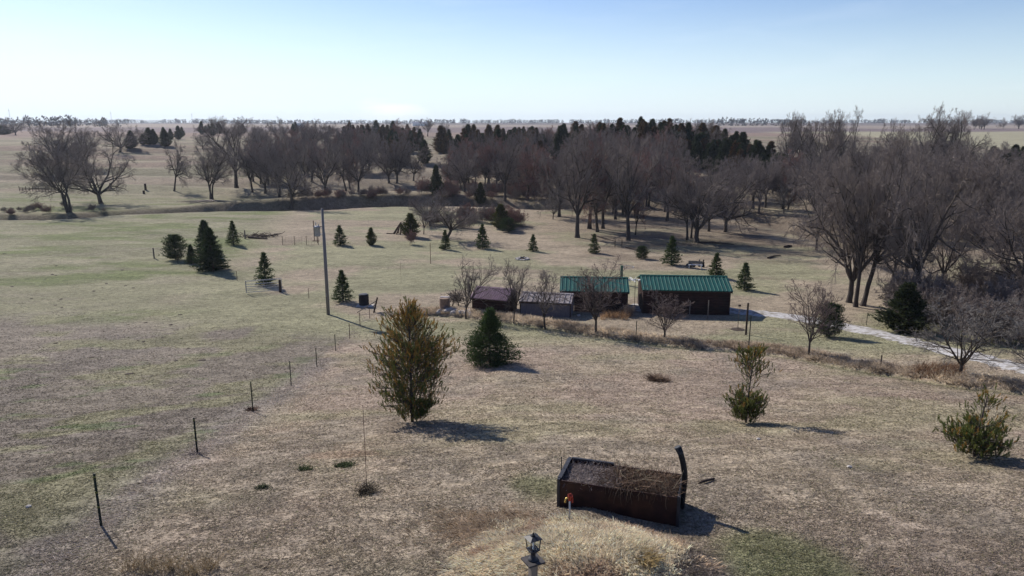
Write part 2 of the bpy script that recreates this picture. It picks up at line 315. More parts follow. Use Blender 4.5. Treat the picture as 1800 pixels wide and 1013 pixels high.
# ---------------------------------------------------------------- ground colour by place (cover, with some shade painted in)
def gcol(x, y):
    x = np.asarray(x, float); y = np.asarray(y, float)
    shp = np.broadcast(x, y).shape
    def C(r, g, b): return np.array([r, g, b], float)
    def mix(a, b, t): return a*(1-t[..., None]) + b*t[..., None]
    one = np.ones(shp)
    tan = C(.290,.240,.176); pink = C(.285,.226,.176); olive = C(.195,.190,.105); grey = C(.212,.182,.146)
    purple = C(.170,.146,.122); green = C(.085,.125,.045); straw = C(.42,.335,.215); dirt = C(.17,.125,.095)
    n1 = fbm(x/7, y/7, 21); n2 = fbm(x/2.3, y/2.3, 22); n3 = fbm(x/18, y/14, 23); n4 = fbm(x/0.8, y/0.8, 24, 3)
    c = mix(tan*one[..., None], pink, sstep(.40,.62, n1))
    c = mix(c, grey, sstep(.50,.68, n2)*0.55)
    c = mix(c, tan*1.12, sstep(.6,.8, n4)*0.5)
    # lawn right: slightly greener near the berm, olive patches
    c = mix(c, olive*1.15, sstep(.52,.70, fbm(x/5+9, y/4, 25))*0.32)
    near = 1-sstep(11, 22, y); c = mix(c, C(.22,.182,.145), near*0.45)
    # pasture (left of the fence)
    d, s = seg_dist(x, y, FENCE_IN)
    yl = np.where(y > FENCE_IN[-1][1], 1, 0)
    left = np.where(s < 0, 1.0, 0.0)*sstep(0, 0.7, d)*np.where((y > FENCE_IN[-1][1]+1), 0, 1)
    back = sstep(-1, 1, (FENCE_IN[-1][1]-y)*0-0)  # unused blend
    p = mix(purple*one[..., None]*.93, grey*.9, sstep(.38,.6, n1))
    p = mix(p, olive, sstep(.48,.66, fbm(x/3.5, y/3, 27))*0.6)
    p = mix(p, green, sstep(.64,.76, fbm(x/2.2+4, y/1.8, 28))*0.55*(1-sstep(35, 60, y)))
    c = mix(c, p, left)
    c = mix(c, C(.23,.205,.185), np.exp(-(d/0.9)**2)*0.6*np.where(y < 45, 1, 0))
    # open valley beyond the yard: greener pasture to the left, tan in the middle
    far = sstep(50, 57, y+0.16*x+6*(n3-.5)+np.where(x < -20, 0, 4))
    v = mix(tan*one[..., None]*0.93, C(.225,.215,.135), sstep(.42,.6, fbm(x/11, y/8, 29)))
    vg = mix(C(.195,.186,.118)*one[..., None], C(.130,.148,.066), sstep(.44,.64, fbm(x/12, y/5, 30)))
    vg = mix(vg, C(.235,.212,.150), sstep(.5,.7, fbm(x/6+3, y/2.5, 33))*0.6)
    wl = 1-sstep(-34, -24, x+0.0*(y-60)-0.18*(y-60)*-1)
    v = mix(v, vg, wl)
    c = mix(c, v, far)
    # darker leaf litter under the wood and along the creek, some shade painted in
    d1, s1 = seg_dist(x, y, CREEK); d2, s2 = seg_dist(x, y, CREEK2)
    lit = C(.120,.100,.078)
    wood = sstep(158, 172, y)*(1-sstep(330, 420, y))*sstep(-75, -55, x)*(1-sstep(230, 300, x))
    wood = np.maximum(wood, sstep(86, 112, y)*sstep(0, 22, x-0.1*(y-100))*(1-sstep(330,420,y))*(1-sstep(230, 300, x))*0.9)  # grove floor: litter tone that also paints in the tree shade
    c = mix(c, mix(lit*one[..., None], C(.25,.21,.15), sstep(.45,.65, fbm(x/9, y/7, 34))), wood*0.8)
    gv = sstep(78, 98, y)*sstep(-2, 16, x-0.1*(y-100))*(1-sstep(150, 175, y)); c = mix(c, C(.15,.118,.088), gv*sstep(.40,.58, fbm(x/6, y/2.6, 91))*.75)  # valley litter patches, with shadow streaks painted into the same brown
    c = mix(c, C(.24,.205,.15), np.exp(-(((x+15)/11)**2+((y-262)/42)**2))*0.9)       # grassy clearing
    c = mix(c, dirt*.40, (np.exp(-(d1/3.2)**2)*np.where(s1 < 0, 1, .35)))  # dark bank soil, deepened so the colour carries the cut bank's shade
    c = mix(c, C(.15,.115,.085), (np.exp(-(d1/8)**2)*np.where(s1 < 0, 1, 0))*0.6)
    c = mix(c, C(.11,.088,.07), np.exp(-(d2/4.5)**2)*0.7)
    # tall grass strip soil
    db, sb = seg_dist(x, y, BERM)
    c = mix(c, C(.33,.265,.20), np.where(sb < 0, np.exp(-((db-1.1)/1.1)**2), 0)*0.9)
    c = mix(c, C(.115,.125,.065), np.where(sb > 0, np.exp(-(db/1.0)**2), 0)*0.6)
    # straw mound near the lamp
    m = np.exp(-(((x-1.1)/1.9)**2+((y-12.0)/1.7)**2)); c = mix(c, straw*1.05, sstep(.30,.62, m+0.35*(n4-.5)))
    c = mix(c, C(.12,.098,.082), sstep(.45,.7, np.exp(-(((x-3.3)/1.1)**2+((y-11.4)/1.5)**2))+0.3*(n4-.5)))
    c = mix(c, C(.26,.195,.14), sstep(.5,.8, np.exp(-(((x+5.0)/1.7)**2+((y-20.0)/0.8)**2)))*0.9)      # bare patch
    c = mix(c, C(.15,.16,.075), sstep(.3,.9, np.exp(-(((x-.6)/0.9)**2+((y-16.6)/1.4)**2))+.5*(n4-.5))*0.6)
    c = mix(c, C(.165,.175,.085), sstep(.40,.75, np.exp(-(((x-5.2)/1.8)**2+((y-12.2)/1.9)**2))+.5*(n2-.5))*.7)
    # upper slopes and far fields
    hf = sstep(150, 200, y); slope = mix(C(.235,.20,.145)*one[..., None], C(.19,.175,.115), sstep(.42,.6, fbm(x/45, (y+.16*x)/5, 35)))
    slope = mix(slope, C(.20,.145,.115), sstep(.55,.7, fbm(x/70+3, (y+.1*x)/12, 36))*0.7)
    slope = slope*(1-.30*sstep(.52, .70, fbm(x/70, (y+.16*x)/4.5, 93, 2)))[..., None]
    c = mix(c, slope, hf*(1-wood))
    ff = sstep(420, 520, y+30*(n3-.5)); fy = np.interp(y, [0,450,640,660,980,1010,1500,1540,2300,7000], [0,0,0,1,1,2,2,3,3,3])
    pal = np.array([C(.215,.16,.13), C(.17,.135,.13), C(.26,.22,.18), C(.16,.135,.12)])
    i0 = np.clip(np.floor(fy), 0, 2).astype(int); fr = (fy-i0)[..., None]
    fc = pal[i0]*(1-fr)+pal[np.minimum(i0+1, 3)]*fr
    fr2 = sstep(300, 330, x)*(1-sstep(900, 1100, x)); fc = mix(fc, C(.33,.30,.20), fr2*(1-sstep(640, 700, y)))
    c = mix(c, fc, ff)
    c = mix(c, C(.30,.28,.19), sstep(215, 235, x)*sstep(300, 340, y)*(1-sstep(640, 700, y)))
    return c

# ---------------------------------------------------------------- ground sheet
def make_ground():
    u = np.linspace(-7.45, 7.45, 900); xs = 5.5*np.sinh(u)
    u2 = np.concatenate([-np.linspace(3.6, 0.02, 90), np.linspace(0, 7.45, 860)]); ys = 15+5.0*np.sinh(u2)
    X, Y = np.meshgrid(xs, ys); Z = h(X, Y); nx, ny = len(xs), len(ys)
    V = np.stack([X, Y, Z], -1).reshape(-1, 3)
    i = (np.arange(ny-1)[:, None]*nx + np.arange(nx-1)[None, :]).ravel()
    Q = np.stack([i, i+1, i+nx+1, i+nx], 1)
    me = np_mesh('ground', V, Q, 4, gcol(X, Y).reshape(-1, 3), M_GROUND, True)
    tag(obj('ground', me), kind='structure')
make_ground()
def ribbon(P, halfw, name, material, dz, n=260, jag=0.0):
    P = np.array(P); s = np.r_[0, np.cumsum(np.hypot(*np.diff(P, axis=0).T))]; t = np.linspace(0, s[-1], n)
    x = np.interp(t, s, P[:, 0]); y = np.interp(t, s, P[:, 1])
    for _ in range(6):
        x[1:-1] = (x[:-2]+x[1:-1]*2+x[2:])/4; y[1:-1] = (y[:-2]+y[1:-1]*2+y[2:])/4
    tx = np.gradient(x); ty = np.gradient(y); l = np.hypot(tx, ty); nxx, nyy = -ty/l, tx/l
    K = 7; o = np.linspace(-1, 1, K)
    hw = (halfw if np.isscalar(halfw) else halfw(t/s[-1]))*np.ones(n)
    e = 1+jag*(vnoise(t*1.5, t*0, 2)-.5)
    X = x[:, None]+nxx[:, None]*o*(hw*e)[:, None]; Y = y[:, None]+nyy[:, None]*o*(hw*e)[:, None]
    Z = h(X, Y)+dz*(1-np.abs(o)**3*1.4) if not callable(dz) else dz(X, Y)
    i = (np.arange(n-1)[:, None]*K+np.arange(K-1)[None, :]).ravel()
    return tag(obj(name, np_mesh(name, np.stack([X, Y, Z], -1).reshape(-1, 3), np.stack([i, i+K, i+K+1, i+1], 1), 4, None, material, True)), kind='structure')
ribbon(DRIVE, lambda t: 1.35+0.4*(t < .25), 'driveway', M_GRAVEL, 0.07, 300, 0.5)
_c = np.array(CREEK[:4]); wz = float(np.mean([h(px, py) for px, py in CREEK[:4]]))+0.35
ribbon([(p[0]-2, p[1]) for p in CREEK[:4]], 2.0, 'creek_water', M_WATER, lambda X, Y: X*0+wz, 60)

# ---------------------------------------------------------------- bare trees
def nrm(v): return v/np.maximum(np.linalg.norm(v, axis=-1, keepdims=True), 1e-9)
def grow(P, D, Ln, n, wob, trop, rng):
    pts = [P]; ds = [D]; d = D; st = (Ln/n)[:, None]
    for i in range(n):
        d = nrm(d + wob*rng.normal(size=d.shape) + np.array([0, 0, trop])); P = P+d*st; pts.append(P); ds.append(d)
    return np.stack(pts, 1), np.stack(ds, 1)
def tube_np(pts, rad, sides):
    N, n, _ = pts.shape
    d = nrm(pts[:, -1]-pts[:, 0]); ref = np.where(np.abs(d[:, 2:3]) > 0.8, np.array([[1., 0, 0]]), np.array([[0, 0, 1.]]))
    a = nrm(np.cross(d, ref)); b = np.cross(d, a)
    th = np.arange(sides)*2*math.pi/sides
    ring = a[:, None, :]*np.cos(th)[None, :, None]+b[:, None, :]*np.sin(th)[None, :, None]
    V = pts[:, :, None, :]+rad[:, :, None, None]*ring[:, None, :, :]
    idx = np.arange(N*n*sides).reshape(N, n, sides)
    q = np.stack([idx[:, :-1], np.roll(idx, -1, 2)[:, :-1], np.roll(idx, -1, 2)[:, 1:], idx[:, 1:]], -1)
    return V.reshape(-1, 3), q.reshape(-1, 4)
def kids(pts, ds, par_len, k, t0, t1, ang, sp, lf, rng):
    N, n, _ = pts.shape; k_ = N*k
    pi = np.repeat(np.arange(N), k); t = (np.tile(np.arange(k), N)+rng.random(k_))/k*(t1-t0)+t0
    f = t*(n-1); i = np.minimum(f.astype(int), n-2); fr = (f-i)[:, None]
    P = pts[pi, i]*(1-fr)+pts[pi, i+1]*fr; D = ds[pi, i]
    az = rng.random(k_)*2*math.pi + np.tile(np.arange(k)*2.4, N)
    ref = nrm(rng.normal(size=D.shape)); a = nrm(np.cross(D, ref)); b = np.cross(D, a)
    an = ang+sp*rng.normal(size=k_)
    side = a*np.cos(az)[:, None]+b*np.sin(az)[:, None]
    D2 = nrm(D*np.cos(an)[:, None]+side*np.sin(an)[:, None])
    Ln = par_len[pi]*lf*(1.15-0.75*t)*(0.7+0.6*rng.random(k_))
    return P, D2, Ln, t, pi
def bare_tree(seed, H=15., stems=1, fork=0.22, limbs=5, spread=0.55, dens=(8, 7, 7, 4), tw=0.013, r0=0.34, lean=(0, 0), gnarl=0.12, trop=0.10, droop=0.0):
    rng = np.random.default_rng(seed)
    TV = []; TQ = []; CV = []; CQ = []
    def put(A, B, V, Q):
        off = sum(len(v) for v in A); A.append(V); B.append(Q+off)
    az = rng.random()*6.28+np.arange(stems)*2*math.pi/stems; sl = 0.0 if stems == 1 else 0.16
    D = nrm(np.stack([np.cos(az)*sl+lean[0], np.sin(az)*sl+lean[1], np.ones(stems)], 1))
    P = np.stack([np.cos(az)*(.25 if stems > 1 else 0), np.sin(az)*(.25 if stems > 1 else 0), np.full(stems, -0.3)], 1)
    L0 = np.full(stems, H*fork+0.3)*(0.85+0.3*rng.random(stems))
    p0, d0 = grow(P, D, L0, 4, gnarl*.6, 0.03, rng); rr = r0*(H/15)/math.sqrt(stems)**.7
    rad0 = np.tile(np.array([1.45, 1.0, .9, .83, .8])*rr, (stems, 1)); put(TV, TQ, *tube_np(p0, rad0, 7))
    # main limbs from the top of each stem, one of them nearly straight on
    k = limbs; pi = np.repeat(np.arange(stems), k); az = rng.random(stems*k)*.8+np.tile(np.arange(k)*2*math.pi/k, stems)+rng.random()*6
    an = np.abs(spread*(0.75+0.5*rng.random(stems*k))); an[::k] *= 0.3
    Dp = d0[pi, -1]; A = nrm(np.cross(Dp, np.array([[0.3, 1, 0.1]]))); Bv = np.cross(Dp, A)
    D1 = nrm(Dp*np.cos(an)[:, None]+(A*np.cos(az)[:, None]+Bv*np.sin(az)[:, None])*np.sin(an)[:, None])
    L1 = H*(1-fork)*(0.72+0.28*rng.random(stems*k))
    st = rng.random(stems*k)*0.25; P1 = p0[pi, -1]*(1-st[:, None])+p0[pi, -2]*st[:, None]
    p1, d1 = grow(P1, D1, L1, 8, gnarl, trop*0.6, rng)
    tp = 1-0.88*np.linspace(0, 1, 9)**0.85; rad1 = rr*0.55*tp[None, :]*(0.75+0.4*rng.random((stems*k, 1))); put(TV, TQ, *tube_np(p1, rad1, 5))
    P2, D2, L2, t2, pi2 = kids(p1, d1, L1, dens[0], 0.08, 0.98, 0.82, 0.22, 0.46, rng)
    p2, d2 = grow(P2, D2, L2, 5, gnarl*1.2, trop, rng)
    b2 = rad1[pi2, np.minimum((t2*8).astype(int), 8)]*0.55+0.012; rad2 = b2[:, None]*(1-0.8*np.linspace(0, 1, 6))[None, :]
    big = L2 > 0
    put(TV, TQ, *tube_np(p2, rad2, 4))
    P3, D3, L3, t3, pi3 = kids(p2, d2, L2, dens[1], 0.15, 1.0, 0.8, 0.3, 0.50, rng)
    L3 = np.maximum(L3, 0.05*H); p3, d3 = grow(P3, D3, L3, 4, gnarl*1.3, trop-droop, rng)
    rad3 = np.maximum(b2[pi3]*0.35, tw*1.2)[:, None]*(1-0.6*np.linspace(0, 1, 5))[None, :]; put(CV, CQ, *tube_np(p3, rad3, 3))
    P4, D4, L4, t4, _ = kids(p3, d3, L3, dens[2], 0.1, 1.0, 0.65, 0.25, 0.62, rng)
    p4, d4 = grow(P4, D4, L4, 2, gnarl*1.3, trop-droop, rng)
    rad4 = np.full((len(P4), 3), tw)*np.array([1.0, .8, .5]); put(CV, CQ, *tube_np(p4, rad4, 3))
    if dens[3]:
        P5, D5, L5, t5, _ = kids(p4, d4, L4, dens[3], 0.2, 1.0, 0.6, 0.25, 0.75, rng)
        p5, _d = grow(P5, D5, L5, 1, 0.1, trop-droop, rng)
        put(CV, CQ, *tube_np(p5, np.full((len(P5), 2), tw*.75)*np.array([1, .5]), 3))
    return (np.concatenate(TV), np.concatenate(TQ)), (np.concatenate(CV), np.concatenate(CQ))
def tree_proto(kind, seed, twig, bark=None, **kw):
    t, c = bare_tree(seed, **kw)
    zmax = c[0][:, 2].max(); f = 1/zmax                      # unit height, scaled when placed
    wmax = np.percentile(np.abs(c[0][:, :2]), 99)*2*f
    return (np_mesh('trunk', t[0]*f, t[1], 4, None, bark or M_BARK, True), np_mesh('crown', c[0]*f, c[1], 4, None, twig, False), wmax)
PB = {
 'broad':  [tree_proto('b', s, M_TWIG, H=15, fork=.14, limbs=7, spread=.78, gnarl=.15, trop=.035, dens=(10,7,7,4), tw=.014, r0=.46) for s in (1, 2, 3, 4)],
 'tall':   [tree_proto('t', s, M_TWIG, H=16, fork=.20, limbs=6, spread=.55, gnarl=.14, trop=.05, dens=(10,7,7,4), tw=.014, r0=.46) for s in (11, 12, 13)],
 'red':    [tree_proto('r', s, M_TWIG_RED, H=12, fork=.18, limbs=6, spread=.62, gnarl=.14, trop=.04, dens=(10,7,7,4), tw=.014, r0=.46) for s in (21, 22)],
 'multi':  [tree_proto('m', s, M_TWIG, H=15, stems=3, fork=.24, limbs=4, spread=.62, gnarl=.15, trop=.035, dens=(9,7,7,3), tw=.016) for s in (31, 32)],
 'lean':   [tree_proto('l', s, M_TWIG, H=15, fork=.26, limbs=6, spread=.62, gnarl=.15, trop=.035, lean=(-.38, 0), dens=(10,7,7,4), tw=.014, r0=.46) for s in (41, 42)],
 'vase':   [tree_proto('v', s, M_TWIG_PALE, H=5, fork=.14, limbs=7, spread=.55, gnarl=.07, trop=.05, dens=(7,6,5,3), tw=.0085, r0=.26) for s in (51, 52, 53)],
 'yard':   [tree_proto('y', s, M_TWIG, H=5, fork=.16, limbs=6, spread=.42, gnarl=.07, trop=.09, dens=(8,6,4,2), tw=.009, r0=.26) for s in (61, 62, 63)],
 'yardred':[tree_proto('y', s, mat('yard_twigs', (0.17,0.128,0.115), 0.9, 0.2, 1.0), H=5, fork=.18, limbs=6, spread=.32, gnarl=.06, trop=.09, dens=(8,6,4,3), tw=.008, r0=.24) for s in (71,)],
 'brush':  [tree_proto('s', s, M_TWIG, H=3.2, stems=6, fork=.12, limbs=4, spread=.6, gnarl=.15, trop=.05, dens=(6,5,5,2), tw=.012, r0=.16) for s in (81, 82)],
 'brushred': [tree_proto('s', s, M_TWIG_RED, H=3.2, stems=6, fork=.12, limbs=4, spread=.6, gnarl=.15, trop=.05, dens=(6,5,5,2), tw=.012, r0=.16) for s in (83,)],
}
RT = np.random.default_rng(7)
def plant(kind, x, y, z, H, W, name, label, cat, group=None, rz=None, var=None, mirror=False):
    pr = PB[kind]; p = pr[RT.integers(len(pr)) if var is None else var % len(pr)]
    s = W/p[2] if W else H
    r = (RT.random()*6.28 if rz is None else rz)
    t = thing(name, label, cat, (x, y, z), r, group, (-s if mirror else s, s, H))
    obj('trunk', p[0], t); obj('crown', p[1], t)
    return t
def tree_px(kind, bx, by, ty, wpx, label, name='bare_tree', cat='tree', **kw):
    x, y, z = G(bx, by); zt = top_z(y, ty); D = y*math.cos(PITCH)-z*math.sin(PITCH)
    return plant(kind, x, y, z, max(zt-z, .8), wpx*D/F if wpx else None, name, label, cat, **kw)

# ---------------------------------------------------------------- evergreens
def leaves(P, D, Ln, Wd, col, rng, cross=2):
    """thin pointed blades: crossed triangles along D"""
    V = []; Q = []; C = []; n = len(P); off = 0
    ref = nrm(rng.normal(size=D.shape)); a = nrm(np.cross(D, ref)); b = np.cross(D, a)
    for k in range(cross):
        s = a if k == 0 else b
        v = np.stack([P-s*Wd[:, None]*.5, P+s*Wd[:, None]*.5, P+D*Ln[:, None]], 1)
        V.append(v.reshape(-1, 3)); Q.append(np.arange(n*3).reshape(n, 3)+off); off += n*3; C.append(np.repeat(col, 3, 0))
    return np.concatenate(V), np.concatenate(Q), np.concatenate(C)
def conifer(seed, H=3., W=1.7, prof='cone', nb=170, m=9, sprig=.16, col=(.03,.048,.022), col2=(.055,.075,.03), low=.04, droop=.15, skirt=1.0, brown=0.0, jit=.34):
    rng = np.random.default_rng(seed)
    zt = low+(1-low)*(rng.random(nb)**(1.25 if prof != 'round' else .9)); zt = np.sort(zt)
    if prof == 'cone': pr = (1-zt)**.82*np.clip((zt+.10)/.20, .55, 1)
    elif prof == 'bushy': pr = np.interp(zt, [0, .12, .30, .5, .62, .8, 1], [.62, .95, 1.0, .72, .46, .28, .04])
    elif prof == 'cedar': pr = np.clip((1-zt)*1.3, 0, 1)**.85*np.clip((zt+.15)/.35, .5, 1)
    else: pr = np.sqrt(np.clip(1-((zt-.40)/.60)**2, 0.02, 1))
    az = rng.random(nb)*2*math.pi
    lump = 1+.18*np.sin(az*3+zt*9+seed)
    bl = W/2*pr*lump*(1-jit+2*jit*rng.random(nb))
    up = np.where(zt > .6, .5, .12)-droop*(1-zt)
    bd = nrm(np.stack([np.cos(az), np.sin(az), up], 1)); P0 = np.stack([0*zt, 0*zt, zt*H-up*bl*.5], 1)
    M = nb*m; bi = np.repeat(np.arange(nb), m); t = np.sqrt(rng.random(M)*.96+.04)
    P = P0[bi]+bd[bi]*(bl[bi]*t)[:, None]+rng.normal(size=(M, 3))*np.array([.06,.06,.035])*W*.5*(0.4+.8*t)[:, None]
    side = nrm(rng.normal(size=(M, 3))); D = nrm(bd[bi]*1.0+side*.75+np.array([0, 0, .25]))
    Ln = sprig*(.6+.8*rng.random(M)); Wd = Ln*.34
    c1, c2 = np.array(col), np.array(col2); k = rng.random((M, 1)); cc = c1*(1-k)+c2*k
    if brown: bb = (rng.random((M, 1)) < brown); cc = np.where(bb, np.array([.085,.05,.03])*(.7+.6*k), cc)
    V, Q, C = leaves(P, D, Ln, Wd, cc, rng)
    tr = MB(); tr.tube([(0,0,-.2),(0,0,H*.5),(0,0,H*.97)], [H*.02+.02, H*.012+.01, .008], 6)
    # branch wood
    pp = np.stack([P0, P0+bd*bl[:, None]*.85], 1); bv, bq = tube_np(pp, np.tile(np.array([[.010, .004]])*H/3, (nb, 1)), 3)
    tr.add(bv, bq.tolist())
    me = bpy.data.meshes.new('trunk'); me.from_pydata([tuple(v/H) for v in map(np.array, tr.v)], [], tr.f); me.materials.append(M_BARK)
    return me, np_mesh('crown', V/H, Q, 3, C*[1.75,1.8,1.5], M_LEAF), W/H
PC = {
 'spruce': [conifer(s, 3, 1.75, 'cone', 230, 14, .15, (.024,.040,.018), (.060,.080,.030)) for s in (1, 2, 3)],
 'spruce_big': [conifer(9, 4, 3.4, 'bushy', 460, 28, .15, (.024,.042,.018), (.062,.088,.032), low=.05, jit=.3)],
 'spruce_dark': [conifer(s, 4, 2.4, 'cone', 380, 18, .18, (.018,.030,.016), (.045,.060,.026), low=.02) for s in (4, 5)],
 'round': [conifer(6, 3, 2.6, 'round', 380, 18, .15, (.020,.032,.017), (.050,.065,.030), low=.02, droop=-.3)],
 'cedar': [conifer(s, 8, 4.2, 'cedar', 360, 14, .42, (.017,.024,.013), (.042,.048,.024), low=.02, droop=-.5, jit=.35) for s in (14, 15, 16)],
 'cedar_brown': [conifer(s, 8, 4.2, 'cedar', 360, 14, .42, (.040,.028,.016), (.085,.050,.028), low=.02, droop=-.5, jit=.35, brown=.4) for s in (17, 18)],
 'juniper': [conifer(19, 3, 2.2, 'cedar', 300, 14, .18, (.030,.040,.016), (.085,.080,.032), low=.02, droop=-.9, jit=.3)],
}
def evergreen(kind, x, y, z, H, W, name, label, cat, group=None, rz=None, var=None):
    pr = PC[kind]; p = pr[RT.integers(len(pr)) if var is None else var % len(pr)]
    s = W/p[2] if W else H
    t = thing(name, label, cat, (x, y, z), RT.random()*6.28 if rz is None else rz, group, (s, s, H))
    obj('trunk', p[0], t); obj('crown', p[1], t); return t
def ever_px(kind, bx, by, ty, wpx, label, name='spruce_tree', cat='evergreen tree', **kw):
    x, y, z = G(bx, by); zt = top_z(y, ty); D = y*math.cos(PITCH)-z*math.sin(PITCH)
    return evergreen(kind, x, y, z, zt-z, wpx*D/F if wpx else None, name, label, cat, **kw)
# long-needled pines near the camera: explicit shoots with bottle-brush tufts
def pine(bx, by, ty, tiers, name, label, seed, tuft=.26, tips=.35, trunk_r=.05, lean=0.0, nb_scale=1.0, fol=None):
    rng = np.random.default_rng(seed)
    x, y, z = G(bx, by); zt = top_z(y, ty); H = zt-z; D = y*math.cos(PITCH)-z*math.sin(PITCH); px = D/F
    t = thing(name, label, 'pine tree', (x, y, z))
    wood = MB(); nT = 8
    ax = lambda q: np.array([lean*q*q*H, 0, q*H*0.97])
    wood.tube([ax(q) + (np.array([0,0,-.25]) if q == 0 else 0) for q in np.linspace(0, 1, nT)], [trunk_r*(1-.85*q)+.006 for q in np.linspace(0, 1, nT)], 7)
    BP0 = []; BP1 = []; TP = []; TD = []; TS = []; TT = []
    for (z0, z1, w0, wm, w1, nb, side, up, sub) in tiers:        # heights as fraction, widths in px (bottom, middle, top)
        for i in range(int(nb*nb_scale)):
            q = rng.random(); zz = z0+(z1-z0)*q
            ww = np.interp(q, [0, .45, 1], [w0, wm, w1])*px/2*(.72+.4*rng.random())
            a = rng.random()*2*math.pi; dx, dy = math.cos(a), math.sin(a)
            ww *= (1+side*dx)*(1+.22*math.sin(a*3+zz*14+seed))
            root = ax(max(zz-.10*up, 0.02)); tip = np.array([root[0]+dx*ww, root[1]+dy*ww, zz*H+up*ww*.45+rng.normal()*.04])
            BP0.append(root); BP1.append(tip)
            for j in range(sub):
                s = 1-(rng.random()**1.3)*.78 if j else 1.0
                lat = rng.normal(size=3)*np.array([.13,.13,.09])*(.4+ww*.7)
                p = root*(1-s)+tip*s+lat*(1.15-s*.5); d = np.array([dx*.34, dy*.34, .92])+rng.normal(size=3)*.24
                TP.append(p); TD.append(d); TS.append(.7+.5*rng.random()); TT.append(zz)
                BP0.append(root*(1-s*.75)+tip*s*.75); BP1.append(p)
    TP = np.array(TP); TD = nrm(np.array(TD)); TS = np.array(TS); TT = np.array(TT); n = len(TP)
    bv, bq = tube_np(np.stack([np.array(BP0), np.array(BP1)], 1), np.tile(np.array([[.008, .004]]), (len(BP0), 1)), 3)
    wood.add(bv, bq.tolist())
    k = 34; ti = np.repeat(np.arange(n), k); sgn = rng.random(n*k); ref = nrm(rng.normal(size=(n*k, 3)))
    side_ = nrm(np.cross(TD[ti], ref)); L_ = tuft*TS[ti]
    P = TP[ti]+TD[ti]*(L_*.75*sgn)[:, None]; Dn = nrm(TD[ti]*1.0+side_*.50); Ln = L_*.32*(.8+.4*rng.random(n*k))
    g1 = np.array([.036,.050,.014]); g2 = np.array([.105,.110,.032]); org = np.array([.22,.125,.035])
    kk = np.clip(.5*rng.random((n*k, 1))+.7*rng.random(n)[ti][:, None]-.1, 0, 1); cc = g1*(1-kk)+g2*kk
    o = (rng.random(n) < np.clip(tips*(0.25+1.3*TT), 0, .95))[ti]; cc = np.where((o & (rng.random(n*k) < .75))[:, None], org*(.6+.6*kk), cc)
    V, Q, C = leaves(P, Dn, Ln, np.full(n*k, .014)*(.8+.6*rng.random(n*k)), cc, rng, 1)
    wood.build('trunk', M_BARK, t, True)
    obj('crown', np_mesh('crown', V, Q, 3, C*2.1, M_LEAF), t)
    return t

# ---- spruces of the yard
ever_px('spruce', 411, 430, 389, 25, 'small dark spruce beside the post with the fallen black beam')
ever_px('spruce_dark', 363, 447, 389, 42, 'tall dark spruce at the back of the left clump', var=0)
ever_px('spruce_dark', 373, 474, 403, 56, 'largest dark spruce at the front of the left clump inside the wire fence', var=1)
ever_px('spruce_dark', 337, 463, 431, 22, 'small dark spruce between the purple bush and the largest spruce', var=0)
ever_px('round', 309, 457, 414, 38, 'rounded dark evergreen bush with bare purple twigs at the left end of the clump', name='evergreen_bush', cat='bush')
ever_px('spruce', 467, 501, 445, 36, 'pointed green spruce just behind the metal farm gate', var=1)
ever_px('spruce', 603, 530, 476, 36, 'wide green spruce between the power pole and the black bin', var=2)
ever_px('spruce', 598, 431, 397, 26, 'narrow green spruce right of the pole transformer with a round shadow', var=0)
ever_px('juniper', 653, 431, 401, 23, 'small reddish green cedar second from the pole on the far bank', name='cedar_tree')
ever_px('spruce', 783, 439, 405, 20, 'slim spruce in front of the leaning bare tree', var=1)
ever_px('spruce', 848, 437, 395, 27, 'full pointed spruce left of centre with a long shadow to the right', var=2)
ever_px('spruce', 937, 442, 413, 20, 'small spruce alone beyond the fire ring', var=0)
ever_px('spruce', 1044, 445, 412, 22, 'thin spruce in front of the big trees above the left green roof', var=1)
ever_px('round', 1128, 455, 433, 22, 'low round evergreen bush above the gap between the green roofs', name='evergreen_bush', cat='bush')
ever_px('spruce', 1180, 466, 416, 34, 'dark spruce left of the garden clutter above the long green roof', var=2)
ever_px('spruce', 1258, 488, 446, 30, 'dark spruce touching the right end of the long green roof', var=0)
ever_px('spruce', 1308, 510, 463, 32, 'loose grey green spruce right of the long green shed', var=1)
ever_px('round', 1456, 592, 535, 48, 'round dark cedar standing beside the gravel drive', name='cedar_tree')
ever_px('spruce_big', 861, 641, 545, 84, 'bushy green spruce at the foot of the lawn in front of the purple roof', rz=1.0)
ever_px('juniper', 722, 416, 376, 40, 'bushy olive juniper behind the leaning plank tent', name='juniper_bush', cat='bush')
ever_px('juniper', 880, 402, 360, 38, 'dark green juniper in the brush right of the leaning tree', name='juniper_bush', cat='bush')
ever_px('round', 893, 408, 384, 30, 'low blue green juniper at the right foot of the brush', name='juniper_bush', cat='bush')
ever_px('cedar', 1588, 584, 500, 84, 'dark cedar under the big leaning tree above the drive', name='cedar_tree')
ever_px('cedar', 767, 345, 292, 26, 'lone upright cedar at the foot of the grassy clearing', name='cedar_tree')
ever_px('cedar', 845, 358, 322, 22, 'small cedar on the creek edge below the brown brush', name='cedar_tree')
